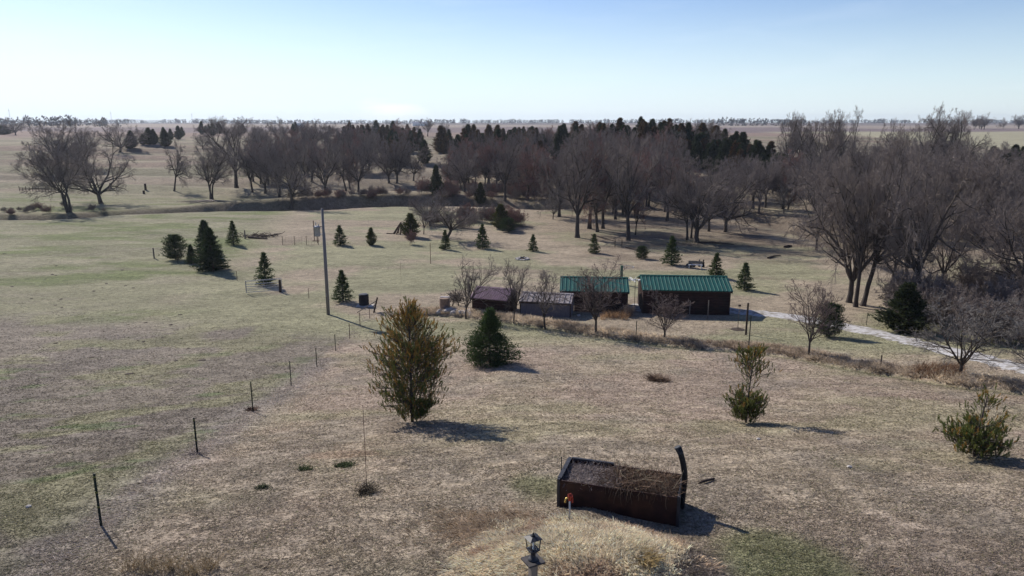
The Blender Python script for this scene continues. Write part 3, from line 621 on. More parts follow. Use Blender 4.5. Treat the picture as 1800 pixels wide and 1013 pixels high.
# ---- near pines
pine(725, 742, 533, [(.05,.34,62,106,106,70,-.06,.30,12),(.32,.66,112,138,114,96,.02,.5,12),(.64,.985,112,78,14,56,0,.9,9)], 'pine_tree', 'large bushy pine with orange brown shoots in the middle of the lawn', 5, .25, .50, .06, nb_scale=1.2)
pine(1311, 743, 612, [(.06,.36,46,64,54,80,-.05,.4,10),(.40,.56,14,22,26,6,.9,.9,4),(.64,.97,66,60,34,44,0,.7,7)], 'pine_tree', 'two tiered pine with a bare trunk between its lower and upper foliage', 6, .20, .25, .035, .05)
pine(1712, 803, 690, [(.04,.42,74,106,84,80,-.04,.5,7),(.38,.68,78,76,48,15,.35,.95,4),(.70,.98,64,50,12,11,0,1.0,3)], 'pine_tree', 'squat spreading pine with a sparse leader near the right edge', 8, .25, .22, .04, .07)

# ---- bare yard trees along the grass strip
tree_px('yard', 819, 561, 447, 118, 'bare yard tree with upswept limbs left of the purple roof', name='bare_yard_tree', var=0, rz=.4)
tree_px('yard', 903, 567, 452, 74, 'narrow bare tree between the purple roof and the grey shed', name='bare_yard_tree', var=1, rz=2.0)
tree_px('yard', 958, 579, 470, 96, 'low forked bare tree in front of the grey shed', name='bare_yard_tree', var=2, rz=1.0)
tree_px('yardred', 1047, 587, 452, 100, 'bare tree with crowded upright twigs before the left green shed', name='bare_yard_tree', rz=.8)
tree_px('yardred', 1168, 598, 508, 88, 'small crooked bare tree before the long dark shed', name='bare_yard_tree', rz=2.4)
tree_px('yardred', 1421, 627, 484, 92, 'slim bare tree with fine reddish twigs beside the drive cedar', name='bare_yard_tree', rz=3.6)
tree_px('vase', 1688, 662, 508, 190, 'wide vase shaped pale bare tree on the grass strip at right', name='bare_yard_tree', var=0, rz=.5)
tree_px('vase', 1835, 690, 560, 170, 'pale bare tree cut off by the right edge', name='bare_yard_tree', var=1, rz=2.2)

# ---- bare trees of the creek and valley
BT = [
 ('multi',122,374,218,150,'wide many stemmed bare tree on the dark creek bank at far left'),
 ('broad',178,358,230,135,'leaning bare tree with arching limbs right of the creek bank tree'),
 ('lean',306,336,238,70,'slender bare tree leaning right alone on the left slope'),
 ('multi',372,351,238,112,'many stemmed bare tree above the spread of pale roots'),
 ('tall',416,331,204,84,'tall forked bare tree rising over the horizon left of the wood'),
 ('tall',444,338,252,50,'thin dark bare tree beside the tall forked one'),
 ('broad',466,340,234,76,'bare tree at the left end of the creek row'),
 ('multi',492,347,240,78,'dense bare tree second in the creek row'),
 ('broad',512,364,236,96,'thick dark bare tree standing in the creek cut'),
 ('tall',539,344,236,72,'bare tree above the left end of the shaded bank'),
 ('broad',572,342,226,86,'wide bare tree behind the power pole'),
 ('lean',609,336,240,60,'leaning bare tree right of the power pole'),
 ('broad',630,337,228,80,'bare tree over the middle of the shaded bank'),
 ('red',616,334,262,46,'thin reddish tree between two creek row trees'),
 ('broad',684,322,232,72,'bare tree left of the grassy clearing, first of a pair'),
 ('broad',698,322,228,78,'bare tree left of the grassy clearing, second of a pair'),
 ('broad',727,318,245,58,'low bare tree right at the edge of the clearing'),
 ('red',793,331,256,50,'reddish bare tree right of the clearing'),
 ('broad',817,338,250,70,'thick trunked bare tree near the creek bend'),
 ('red',824,322,240,52,'reddish tree close behind the thick trunk'),
 ('red',856,331,240,56,'slender reddish tree, left one of two above the brush'),
 ('red',873,331,236,58,'slender reddish tree, right one of two above the brush'),
 ('tall',888,352,232,60,'straight grey bare tree above the junipers'),
 ('red',926,352,240,80,'reddish bare tree left of the big grove'),
 ('broad',912,346,244,60,'grey bare tree just left of the reddish one by the grove'),
 ('lean',938,346,236,64,'leaning bare tree at the left side of the grove'),
 ('vase',972,386,328,70,'small pale bare tree before the big grove'),
 ('tall',1015,418,222,112,'tall straight trunk at the front left of the grove'),
 ('tall',1036,402,218,92,'grove tree just right of the straight trunk'),
 ('red',1050,408,226,84,'reddish grove tree behind the thin spruce'),
 ('tall',1060,402,222,84,'grove tree with a dark twin stem'),
 ('broad',1082,386,220,96,'spreading tree in the middle of the grove'),
 ('tall',1104,423,228,104,'grove tree leaning right over the yard'),
 ('red',1101,381,250,70,'reddish tree behind the leaning grove tree'),
 ('red',1117,413,318,34,'very thin young tree right of the leaning grove tree'),
 ('broad',1172,388,258,104,'bare tree with low side limb right of the grove'),
 ('tall',1208,422,286,60,'narrow stem at the left foot of the big oak'),
 ('tall',1215,419,300,46,'second narrow stem at the foot of the big oak'),
 ('broad',1225,426,264,164,'big dark oak with wide crooked limbs'),
 ('broad',1275,408,272,128,'wide bare tree right of the big oak'),
 ('tall',1246,407,300,56,'thin bare tree between the oak and its right neighbour'),
 ('vase',1378,376,322,58,'small pale tree left of the great leaning trees'),
 ('broad',1492,532,236,176,'great bare tree with crooked twin stems left above the drive'),
 ('tall',1504,540,262,96,'straight pale trunk among the great trees'),
 ('lean',1516,538,222,190,'great thick trunk leaning right above the drive'),
 ('tall',1565,520,262,88,'thin reddish trunk right of the great leaning one'),
 ('broad',1590,500,248,130,'bare tree behind the dark cedar'),
 ('lean',1622,556,238,190,'great curved tree behind the dark cedar'),
 ('broad',1652,517,290,110,'crooked tree with a broken side limb at right'),
 ('broad',1830,560,262,240,'big bare tree at the right edge with arching limbs'),
 ('broad',1770,470,300,130,'arching bare tree deep in the right valley'),
 ('multi',1480,425,232,130,'dense bare tree behind the twin stems'),
 ('broad',1545,415,226,140,'dense bare tree behind the great leaning trunk'),
 ('broad',1610,405,222,150,'dense bare tree behind the curved trunk'),
 ('multi',1685,415,246,140,'dense bare tree behind the broken limb tree'),
 ('broad',1740,395,258,120,'bare tree low in the right valley'),
 ('red',1400,345,262,64,'rusty leaved tree at the edge of the dark cedars'),
 ('red',1385,368,316,46,'small rusty tree under the dark cedars'),
 ('broad',1460,392,262,90,'hazy bare tree left of the dense valley trees'),
 ('broad',1435,440,300,92,'low hazy bare tree left of the great trees'),
 ('tall',1380,325,192,60,'skyline tree, leftmost of the group above the cedars'),
 ('tall',1408,322,196,60,'skyline tree, second of the group above the cedars'),
 ('broad',1436,322,192,76,'skyline tree, third of the group above the cedars'),
 ('tall',1458,318,188,64,'tall skyline tree, fourth of the group above the cedars'),
 ('broad',1486,322,184,86,'broadest skyline tree at the right end of the group'),
 ('broad',1603,330,178,112,'tallest skyline tree with bare open limbs'),
 ('tall',1650,325,200,60,'feathery skyline tree right of the tallest one'),
 ('tall',1668,330,184,84,'pointed skyline tree over the right valley'),
 ('broad',1570,322,205,70,'low skyline tree left of the tallest one'),
 ('broad',1712,330,222,80,'round skyline tree near the pale field'),
 ('broad',28,238,205,44,'lone round tree on the far left hilltop'),
 ('broad',104,300,207,92,'hilltop tree behind the creek bank tree, left'),
 ('broad',152,296,213,84,'hilltop tree behind the creek bank tree, right'),
 ('broad',211,268,205,82,'dense hilltop tree left of the dark cedars'),
 ('broad',128,290,216,80,'hilltop tree between its two taller neighbours'),
 ('broad',356,262,232,50,'low tree on the slope behind the many stemmed one'),
 ('tall',404,258,202,60,'far tree on the skyline left of the wood'),
 ('broad',495,258,203,44,'feathery skyline tree above the creek row'),
 ('broad',555,262,208,74,'round skyline tree above the creek row'),
 ('red',702,262,207,50,'reddish skyline tree behind the cedars'),
 ('tall',752,240,206,26,'small upright skyline tree above the clearing'),
]
for i, (k, bx, by, ty, wpx, lab) in enumerate(BT):
    mir = k == 'lean' and bx in (306, 1516, 938)
    wpx = wpx*{'tall': 1.3, 'red': 1.25, 'broad': 1.1}.get(k, 1.0)
    nm = {'red': 'reddish_bare_tree', 'vase': 'bare_tree'}.get(k, 'bare_tree')
    tree_px(k, bx, by, ty, wpx, lab, name=nm, var=i, rz=(0.0 if k == 'lean' else None), mirror=mir, group=None)
def scatter_px(poly, n, rng, mind=0):
    P = np.array(poly, float); lo = P.min(0); hi = P.max(0); out_ = []
    while len(out_) < n:
        q = lo+rng.random(2)*(hi-lo); ins = False
        for (x0, y0), (x1, y1) in zip(P, np.roll(P, -1, 0)):
            if (y0 > q[1]) != (y1 > q[1]) and q[0] < (x1-x0)*(q[1]-y0)/(y1-y0)+x0: ins = not ins
        if ins: out_.append(q)
    return out_
def wood(kind, ever, poly, n, h0, h1, label, group, seed, name, cat='tree', wr=(.7, 1.0)):
    rng = np.random.default_rng(seed)
    for q in scatter_px(poly, n, rng):
        x, y, z = G(*q); H = h0+(h1-h0)*rng.random(); W = H*(wr[0]+(wr[1]-wr[0])*rng.random())
        k = kind[rng.integers(len(kind))] if isinstance(kind, (list, tuple)) else kind
        (evergreen if ever else plant)(k, x, y, z, H, W, name, label, cat, group=group)
E = True
wood(['cedar','cedar_brown'], E, [(590,266),(745,272),(740,248),(600,244)], 36, 6, 9.5, 'dark cedar in the clump left of the grassy clearing', 'cedars left of the clearing', 1, 'cedar_tree', 'evergreen tree', (.5,.7))
wood(['cedar','cedar_brown'], E, [(655,300),(750,290),(742,262),(650,262)], 10, 5, 7.5, 'cedar on the slope under the clump left of the clearing', 'cedars low on the clearing slope', 2, 'cedar_tree', 'evergreen tree', (.5,.7))
wood(['cedar','cedar_brown','cedar'], E, [(772,290),(960,300),(960,250),(765,250)], 58, 6, 10, 'cedar in the dark wood right of the grassy clearing', 'cedars right of the clearing', 3, 'cedar_tree', 'evergreen tree', (.5,.7))
wood(['cedar','cedar_brown','cedar'], E, [(960,300),(1200,300),(1230,262),(960,255)], 40, 5.5, 10, 'dark cedar behind the bare grove in the middle', 'cedars behind the grove', 4, 'cedar_tree', 'evergreen tree', (.45,.65))
wood(['cedar','cedar','cedar_brown'], E, [(1180,285),(1395,345),(1390,312),(1240,262)], 70, 5.5, 8.5, 'dark cedar in the dense mass right of the big oak', 'cedars of the right slope', 5, 'cedar_tree', 'evergreen tree', (.55,.8))
wood('cedar', E, [(228,262),(292,262),(290,250),(232,250)], 7, 4.5, 7.5, 'dark cedar in the cluster on the far left slope', 'cedars on the left slope', 6, 'cedar_tree', 'evergreen tree', (.7,.9))
wood('cedar', E, [(288,246),(330,246),(328,238),(288,238)], 4, 5, 8, 'dark cedar in the little group above the left cluster', 'upper cedars on the left slope', 7, 'cedar_tree', 'evergreen tree', (.6,.8))
wood('cedar', E, [(345,240),(440,238),(440,232),(345,232)], 6, 6, 9, 'far dark cedar near the skyline left of the wood', 'far cedars left', 8, 'cedar_tree', 'evergreen tree', (.6,.8))
wood('cedar', E, [(515,240),(720,240),(720,233),(515,233)], 9, 6, 10, 'far dark cedar standing on the ridge above the creek row', 'ridge cedars', 9, 'cedar_tree', 'evergreen tree', (.55,.75))
wood('cedar', E, [(1680,330),(1800,345),(1800,300),(1700,290)], 9, 6, 9, 'dark cedar below the pale field at far right', 'cedars under the pale field', 10, 'cedar_tree', 'evergreen tree', (.7,.9))
wood(['broad','tall','red'], False, [(440,330),(660,322),(660,262),(440,262)], 44, 9, 13, 'bare tree in the hazy wood behind the creek row', 'bare trees behind the creek row', 11, 'bare_tree', 'tree', (.7,1.0))
wood(['broad','tall','red'], False, [(780,330),(960,345),(960,285),(790,285)], 34, 8, 12, 'bare tree in the wood between the clearing and the grove', 'bare trees right of the clearing', 12, 'bare_tree', 'tree', (.6,.9))
wood(['broad','tall','red'], False, [(965,385),(1190,375),(1200,300),(965,300)], 56, 9, 14, 'bare tree deep inside the middle grove', 'bare trees inside the grove', 13, 'bare_tree', 'tree', (.6,.9))
wood(['cedar','cedar','cedar_brown'], E, [(900,262),(1290,278),(1230,256),(1000,250),(900,252)], 46, 6, 9, 'cedar high on the wooded hill behind the middle grove', 'hilltop cedars behind the grove', 31, 'cedar_tree', 'evergreen tree', (.55,.75))
wood(['broad','red','tall'], False, [(900,285),(1260,300),(1240,258),(1000,252),(900,256)], 34, 7, 10, 'bare tree high on the wooded hill behind the middle grove', 'hilltop bare trees behind the grove', 32, 'bare_tree', 'tree', (.8,1.1))
wood(['broad','tall'], False, [(1200,375),(1380,385),(1390,330),(1200,315)], 14, 8, 11, 'bare tree behind the big oak', 'bare trees behind the oak', 14, 'bare_tree', 'tree', (.7,1.0))
wood(['broad','multi','tall'], False, [(1410,400),(1800,440),(1800,320),(1410,310)], 30, 9, 14, 'bare tree in the tangled right hand wood', 'bare trees of the right wood', 15, 'bare_tree', 'tree', (.8,1.1))
wood(['broad','tall'], False, [(1700,228),(1860,229),(1860,225.5),(1700,225)], 16, 13, 19, 'bare tree in the line behind the pale field', 'tree line behind the pale field', 16, 'bare_tree', 'tree', (.8,1.1))
wood(['broad','tall'], False, [(380,245),(860,245),(860,232),(380,232)], 16, 7, 10, 'distant bare tree on the ridge behind the wood', 'distant ridge trees', 17, 'bare_tree', 'tree', (.8,1.1))
# brush
wood(['brush','brushred'], False, [(500,352),(720,348),(720,342),(500,345)], 26, 1.2, 2.6, 'low bare brush along the top of the shaded bank', 'brush on the shaded bank', 20, 'bare_bush', 'bush', (1.0,1.5))
wood(['brush','brushred'], False, [(740,352),(960,356),(960,338),(740,340)], 32, 2, 4.2, 'brown bare brush along the creek below the clearing', 'brush along the creek', 21, 'bare_bush', 'bush', (1.0,1.4))
wood(['brush','brushred'], False, [(745,402),(925,402),(925,385),(745,385)], 22, 1.6, 3.6, 'bare brush around the leaning tree beyond the yard', 'brush around the leaning tree', 22, 'bare_bush', 'bush', (1.0,1.4))
wood(['brush'], False, [(1560,560),(1640,600),(1800,618),(1860,620),(1860,520),(1700,500),(1600,520)], 60, 2.2, 4.4, 'dark bare brush in the thicket beyond the gravel drive', 'thicket beyond the drive', 23, 'bare_bush', 'bush', (1.0,1.4))
wood(['brush'], False, [(1690,430),(1860,440),(1860,390),(1690,385)], 22, 2.5, 5, 'dark brush across the creek at far right', 'brush across the creek at right', 24, 'bare_bush', 'bush', (1.0,1.5))
wood(['brush','brushred'], False, [(0,379),(180,374),(240,366),(180,362),(0,370)], 16, .8, 1.8, 'low brush on the left creek bank', 'brush on the left creek bank', 25, 'bare_bush', 'bush', (1.2,1.8))
ever_px('cedar', 6, 237, 221, 34, 'dark cedar clump cut by the left edge on the hilltop', name='cedar_tree')
tree_px('vase', 745, 412, 340, 66, 'pale bare shrub tree behind the olive juniper', var=2)
tree_px('broad', 757, 398, 322, 84, 'upright bare tree left of the white patch in the brush', var=1)
tree_px('lean', 782, 423, 352, 130, 'bare tree with a strongly leaning trunk above the slim spruce', rz=0.0, mirror=True)
tree_px('brushred', 724, 430, 402, 22, 'small leafless shrub in front of the plank tent', name='bare_bush', cat='bush')
tree_px('brush', 1103, 556, 532, 34, 'dry weedy shrub at the corner of the left green shed', name='bare_bush', cat='bush')

# distant hedgerows: far-off woods that read as one mass
def far_wood(name, x0, x1, Y, hh, seed, label, gap=0.0, dens=1.0):
    rng = np.random.default_rng(seed); n = int((x1-x0)/4*dens); cx = x0+rng.random(n)*(x1-x0)
    keep = vnoise(cx/90, cx*0, seed) > gap; cx = cx[keep]; n = len(cx)
    hgt = hh*(.55+.6*fbm(cx/40, cx*0+seed, seed))*(.8+.4*rng.random(n)); cy = Y+rng.normal(size=n)*15
    k = 12; i = np.repeat(np.arange(n), k); q = rng.random(n*k)
    P = np.stack([cx[i]+rng.normal(size=n*k)*2.5*(1-q*.5), cy[i]+rng.normal(size=n*k)*3, h(cx[i], cy[i])+q*hgt[i]], 1)
    D = nrm(rng.normal(size=P.shape)*[1,1,.6]+[0,0,.9]); Ln = hgt[i]*.3; 
    c = np.array([.028,.029,.030])*(.7+.6*rng.random((n*k, 1)))
    V, Q, C = leaves(P, D, Ln, Ln*.5, c, rng)
    tag(obj(name, np_mesh(name, V, Q, 3, C, M_LEAF)), label, 'far trees', kind='stuff')
far_wood('distant_wood', -2600, 2600, 2500, 12.5, 1, 'thin dark line of far trees along the whole horizon', .12, 2.2)
far_wood('distant_wood', -830, -600, 1150, 13, 2, 'dark far shelter belt left on the horizon', 0, 1.4)
far_wood('distant_wood', 380, 600, 1450, 14, 3, 'dotted far shelter belt right of the middle on the horizon', .3, 1.2)
far_wood('distant_wood', -3300, -300, 1900, 10, 4, 'broken far tree line left of the middle', .45, .8)

# ---------------------------------------------------------------- sheds
def shed(name, label, px, W, Dp, wh, rise, ang, wallm, roofm, ohx=.35, ohy=.35, rib=.3, kind='gable', z=None, board='h', openl=0.0, trim=None):
    x, y, z0 = G(*px); z0 = z if z is not None else z0
    t = thing(name, label, 'shed', (x, y, z0), ang)
    X0 = -W/2; X1 = W/2
    # walls: front, back and the two gable ends, each of boards
    def wall_panel(nm, a, b, top0, topm=None):
        m = MB(); a = np.array(a, float); b = np.array(b, float); L_ = np.linalg.norm(b-a); d = (b-a)/L_; nrm_ = np.array([d[1], -d[0]])
        th = .06
        def prism(s0, s1, z0_, z1a, z1b, off):
            p = [a+d*s0+nrm_*off, a+d*s1+nrm_*off, a+d*s1-nrm_*(th), a+d*s0-nrm_*(th)]
            zz = [z1a, z1b, z1b, z1a]
            V = [(*q, z0_) for q in p]+[(*q, k) for q, k in zip(p, zz)]
            m.add(V, [(3,2,1,0),(4,5,6,7),(0,1,5,4),(1,2,6,5),(2,3,7,6),(3,0,4,7)])
        if board == 'h' and topm is None:
            n = max(3, int(round(top0/.2))); hh = (top0+.3)/n
            for i in range(n): prism(0, L_, -.3+i*hh, -.3+(i+1)*hh-.012, -.3+(i+1)*hh-.012, .012*(i % 2)+.004)
        else:
            n = max(4, int(L_/.3)); ww = L_/n
            for i in range(n):
                s0, s1 = i*ww+.004, (i+1)*ww-.004
                f = lambda s: top0 if topm is None else top0+(topm-top0)*(1-abs(s/L_*2-1))
                prism(s0, s1, -.3, f(s0), f(s1), .012*(i % 2)+.003)
        return m.build(nm, wallm, t)
    e = .065
    wall_panel('front_wall', (X0+openl, 0), (X1, 0), wh)
    wall_panel('back_wall', (X1, Dp), (X0, Dp), wh)
    wall_panel('side_wall', (X1, e), (X1, Dp-e), wh, wh+rise*.93)
    if not openl: wall_panel('side_wall', (X0, Dp-e), (X0, e), wh, wh+rise*.93)
    else:
        wall_panel('side_wall', (X0+openl, Dp-e), (X0+openl, e), wh, wh+rise*.93)
        for (xx, yy) in ((X0+.1, .1), (X0+.1, Dp-.1)):
            MB().box(xx-.07, xx+.07, yy-.07, yy+.07, -.3, wh).build('porch_post', M_WOOD, t)
    # corner trim
    for xx in (X0+openl-.02, X1-.07): MB().box(xx, xx+.09, -.03, .02, -.3, wh-.01).build('corner_trim', trim or M_DARKWOOD, t)
    # roof: two ribbed sheets and a cap
    half = Dp/2+ohy; sl = rise/(Dp/2); xa, xb = X0-ohx, X1+ohx; th = .05
    for sgn in (-1, 1):
        m = MB(); n = max(4, int(round((xb-xa)/rib))); xs = []
        for i in range(n):
            c = xa+(i+.5)*(xb-xa)/n; xs += [(c-.045, 0), (c-.022, .045), (c+.022, .045), (c+.045, 0)]
        xs = [(xa, 0)]+xs+[(xb, 0)]
        ye = Dp/2+sgn*half; yr = Dp/2; ze = wh+.05-sl*ohy; zr = wh+.05+rise
        V = []
        for (yy, zz) in ((ye, ze), (yr, zr)):
            V += [(q, yy, zz+b) for q, b in xs]
        k = len(xs); V += [(xa, ye, ze-th), (xb, ye, ze-th), (xa, yr, zr-th), (xb, yr, zr-th)]
        Fc = [((i, i+1, k+i+1, k+i) if sgn < 0 else (i+1, i, k+i, k+i+1)) for i in range(k-1)]
        Fc += [(2*k, 2*k+1, 2*k+3, 2*k+2) if sgn > 0 else (2*k+1, 2*k, 2*k+2, 2*k+3)]
        Fc += [tuple(range(k-1, -1, -1))+(2*k, 2*k+1)] if sgn < 0 else [tuple(range(k))+(2*k+1, 2*k)]
        Fc += [(0, k, 2*k+2, 2*k), (k-1, 2*k+1, 2*k+3, 2*k-1)]
        m.add(V, Fc); m.build('roof_sheet', roofm, t)
    rc = MB(); zr = wh+.05+rise
    rc.add([(xa-.01, Dp/2-.16, zr+.02-.16*sl+.035), (xb+.01, Dp/2-.16, zr+.02-.16*sl+.035), (xb+.01, Dp/2, zr+.07), (xa-.01, Dp/2, zr+.07), (xb+.01, Dp/2+.16, zr+.02-.16*sl+.035), (xa-.01, Dp/2+.16, zr+.02-.16*sl+.035)], [(0,1,2,3),(3,2,4,5)])
    rc.build('ridge_cap', roofm, t)
    fa = MB(); ze = wh+.05-sl*ohy; fa.box(xa+.02, xb-.02, -ohy+.03, -ohy+.07, ze-.19, ze-.052); fa.build('fascia', trim or M_DARKWOOD, t)
    return t
ZY = G(1204, 552)[2]-.05
SA = shed('storage_shed', 'long dark maroon shed with a green ribbed metal roof, right of the gap', (1205, 553), 7.3, 4.3, 2.25, .62, R(-4), M_MAROON, M_GREENROOF, .12, .4, .33)
SB = shed('storage_shed', 'shorter dark red shed with a green metal roof and open left bay', (1044, 549), 5.7, 4.1, 2.0, .60, R(-5), M_MAROON, M_GREENROOF, .12, .4, .33, openl=1.15)
SC = shed('garden_shed', 'low grey board shed with a weathered grey roof', (958, 556), 4.3, 2.5, 1.25, .42, R(-11), M_GREYWALL, M_GREYROOF, .08, .15, .45, board='v')
SD = shed('animal_shed', 'low maroon shed with a faded purple corrugated roof', (860, 549), 3.1, 2.7, 1.25, .55, R(-20), M_MAROON, M_PURPLE, .15, .25, .2)
# ---------------------------------------------------------------- power pole
def height_from(px, py, ty):
    x, y, z = G(px, py); return x, y, z, top_z(y, ty)-z
x, y, z, H = height_from(577, 553, 367)
t = thing('power_pole', 'tall weathered wooden power pole standing alone left of centre', 'pole', (x, y, z))
MB().tube([(0,0,-.3),(0,0,H)], [.145,.105], 12).build('pole', M_POLE, t, True)
zt = top_z(y, 400)-z-.05
tr = MB().lathe([(.02,zt-.72),(.24,zt-.70),(.25,zt-.60),(.25,zt+.05),(.27,zt+.06),(.27,zt+.12),(.20,zt+.17),(.02,zt+.18)], 16, (-.52,0)).build('transformer', M_GALV, t, True)
b = MB(); b.lathe([(.03,zt+.17),(.05,zt+.2),(.03,zt+.26),(.05,zt+.3),(.03,zt+.42),(.012,zt+.5)], 8, (-.62,.05)); b.lathe([(.03,zt+.17),(.05,zt+.2),(.03,zt+.26),(.05,zt+.3),(.03,zt+.36)], 8, (-.38,-.05)); b.build('bushing', M_GALV, tr)
MB().box(-.30,-.08,-.05,.05,zt-.02,zt+.03).box(-.30,-.08,-.05,.05,zt-.55,zt-.50).build('mounting_bracket', M_GALV, t)
MB().box(-.85,.0,-.03,.03,zt+.08,zt+.14).tube([(-.80,0,zt+.14),(-.80,0,zt+.62)], .035, 6).tube([(-.80,0,zt+.08),(-.80,0,zt-1.05)], .03, 6).tube([(-.56,0,zt-.72),(-.56,0,zt-1.3)], .03, 6).box(-.95,-.38,-.03,.03,zt-1.12,zt-1.06).build('cutout_frame', M_RUSTY, t)
MB().tube([(.15,-.05,.0),(.15,-.03,H*.35),(.125,0,H*.78)], .022, 6).build('conduit', M_GALV, t)
MB().box(-.02,.02,-.17,-.155,1.6,1.9).build('number_plate', M_GALV, t)

# ---------------------------------------------------------------- fence posts
def tpost(px, py, ty, label, mat_=M_STEEL, r=.022, ins=True, lean=(0,0), name='fence_post', grp=None, wood=False):
    x, y, z, H = height_from(px, py, ty)
    t = thing(name, label, 'post', (x, y, z), 0, grp); t.rotation_euler = (lean[0], lean[1], .3)
    m = MB()
    if wood: m.tube([(0,0,-.2),(0,0,H-.02),(0,0,H)], [r,r*.93,r*.8], 9)
    else:
        m.box(-r,r,-.004,.004,-.2,H); m.box(-.005,.005,.004,r*1.5,-.2,H)
        for k in range(int(H/.055)): m.box(-.006,.006,-.012,-.0045,.05+k*.055,.075+k*.055)
    m.build('post', mat_, t)
    if ins:
        for q in (.95, .66, .38): MB().box(-r,r,-.035,-.013,H*q-.02,H*q+.015).tube([(0,-.03,H*q-.005),(0,-.06,H*q-.005)], .009, 6).build('insulator', mat('yellow_plastic', (.16,.16,.04), .6, .1), t)
    return t
NP = [(178,925,833,'nearest green steel fence post at lower left'),(347,797,735,'second steel fence post up from the lower left corner'),
 (445,725,672,'third steel fence post in the line climbing from lower left'),(512,678,635,'fourth steel fence post, left of the big pine'),
 (557,645,612,'fifth steel fence post in the line toward the pole'),(590,617,588,'sixth steel fence post in the line toward the pole'),
 (615,596,569,'seventh steel fence post, below the pole shadow start'),(633,572,550,'rusty fence post right on the pole shadow'),(650,560,541,'thin fence post under the leaning brace')]
for i, (a, b_, c, l) in enumerate(NP): tpost(a, b_, c, l, r=.026 if i < 3 else .024, ins=i < 5, mat_=M_RUSTY if i >= 6 else M_STEEL)
for a, b_, c, l in [(543,525,507,'lone steel post between the gate and the pole'),(417,494,477,'rusty post left of the gate under the clump shadow'),(376,481,464,'thin post before the largest dark spruce'),
  (341,474,457,'thin post at the middle of the wire fence below the clump'),(313,465,449,'thin post left in the wire fence below the clump')]: tpost(a, b_, c, l, M_RUSTY, .022, False)
tpost(271,454,436,'thick wooden corner post at the left end of the clump fence', M_WOOD, .09, False, wood=True)
tpost(431,420,405,'wooden post at the end of the fallen black beam', M_WOOD, .10, False, wood=True)
tpost(757,464,427,'thin dark stake in the open lawn beyond the purple roof', M_RUSTY, .035, False, wood=True)
tpost(705,497,459,'very thin leafless whip sapling in the open lawn', M_RUSTY, .012, False, wood=True, name='sapling_whip')
tpost(1118,594,565,'thin dark stake in the grass strip below the long shed', M_STEEL, .03, False)
tpost(1212,556,529,'left pale stake before the long dark shed', M_WOOD, .045, False, wood=True)
tpost(1244,560,528,'right pale stake before the long dark shed', M_WOOD, .045, False, wood=True)
tpost(1147,558,533,'thin pale stake before the left half of the long dark shed', M_WOOD, .025, False, wood=True)
tpost(1311,589,533,'brown wooden post beside the driveway with a dark top', M_DARKWOOD, .075, False, wood=True)
tpost(1316,612,556,'slim steel post in the grass strip behind the two tiered pine', M_STEEL, .035, False)
tpost(1548,644,624,'short stake in the grass strip at right', M_DARKWOOD, .035, False, wood=True)
tpost(1523,572,550,'thin wire post on the far side of the driveway', M_STEEL, .02, False)
for a, b_, c, l in [(1081,435,421,'left post of the low rail under the grove'),(1093,435,421,'right post of the low rail under the grove'),(1240,498,486,'small stake by the garden clutter')]: tpost(a, b_, c, l, M_DARKWOOD, .05, False, wood=True)
for a, b_, c, l in [(195,331,322,'thick short stump post on the left pasture slope'),(256,334,323,'dark snapped stump right of the left pasture post'),(253,341,335,'small stump in front of the snapped stump')]: tpost(a, b_, c, l, M_DARKWOOD, .28, False, wood=True, name='stump_post')
# broken rail fence at far left
x, y, z = G(65, 336); t = thing('broken_fence', 'short broken dark wooden fence on the far left slope', 'fence', (x, y, z), R(4))
rng = np.random.default_rng(4)
for k in range(13): MB().tube([(-4+k*.75,0,-.2),(-4+k*.75+rng.normal()*.12,rng.normal()*.1,.7+.5*rng.random())], .07, 6).build('post', M_DARKWOOD, t)
for k in range(3): MB().tube([(-4,.1,.3+.25*k),(0,.1,.45+.1*k),(5,.1,.25+.22*k)], .05, 5).build('rail', M_DARKWOOD, t)

# ---------------------------------------------------------------- gate
x0, y0, z0 = G(433, 517); x1, y1, z1 = G(496, 513)
Lg = math.hypot(x1-x0, y1-y0); t = thing('farm_gate', 'grey tubular farm gate standing below the green spruce', 'gate', (x0, y0, z0), math.atan2(y1-y0, x1-x0))
MB().tube([(0,0,.12),(0,0,1.30)], .025).tube([(0,0,1.30),(Lg,0,1.36+z1-z0)], .025).tube([(Lg,0,.12+z1-z0),(Lg,0,1.36+z1-z0)], .025).build('frame', M_GALV, t)
for k in range(5):
    zz = .15+k*.2; MB().tube([(0,0,zz),(Lg,0,zz+z1-z0)], .018, 6).build('rail', M_GALV, t)
MB().tube([(Lg*.5,0,.13),(Lg*.5,0,1.3)], .02, 6).build('brace', M_GALV, t)
x2, y2, z2 = G(440, 498)
t = thing('farm_gate', 'second tubular gate swung back behind the first', 'gate', (x0, y0+.1, z0), math.atan2(1.3, 3.0))
for k in range(5): MB().tube([(0,0,.15+.26*k),(3.2,0,.15+.26*k)], .018, 6).build('rail', M_GALV, t)
MB().tube([(0,0,.1),(0,0,1.25)], .025).tube([(3.2,0,.1),(3.2,0,1.25)], .025).build('frame', M_GALV, t)
tpost(493, 514, 492, 'black wooden gate post at the right end of the farm gate', M_DARKWOOD, .13, False, wood=True, name='gate_post')

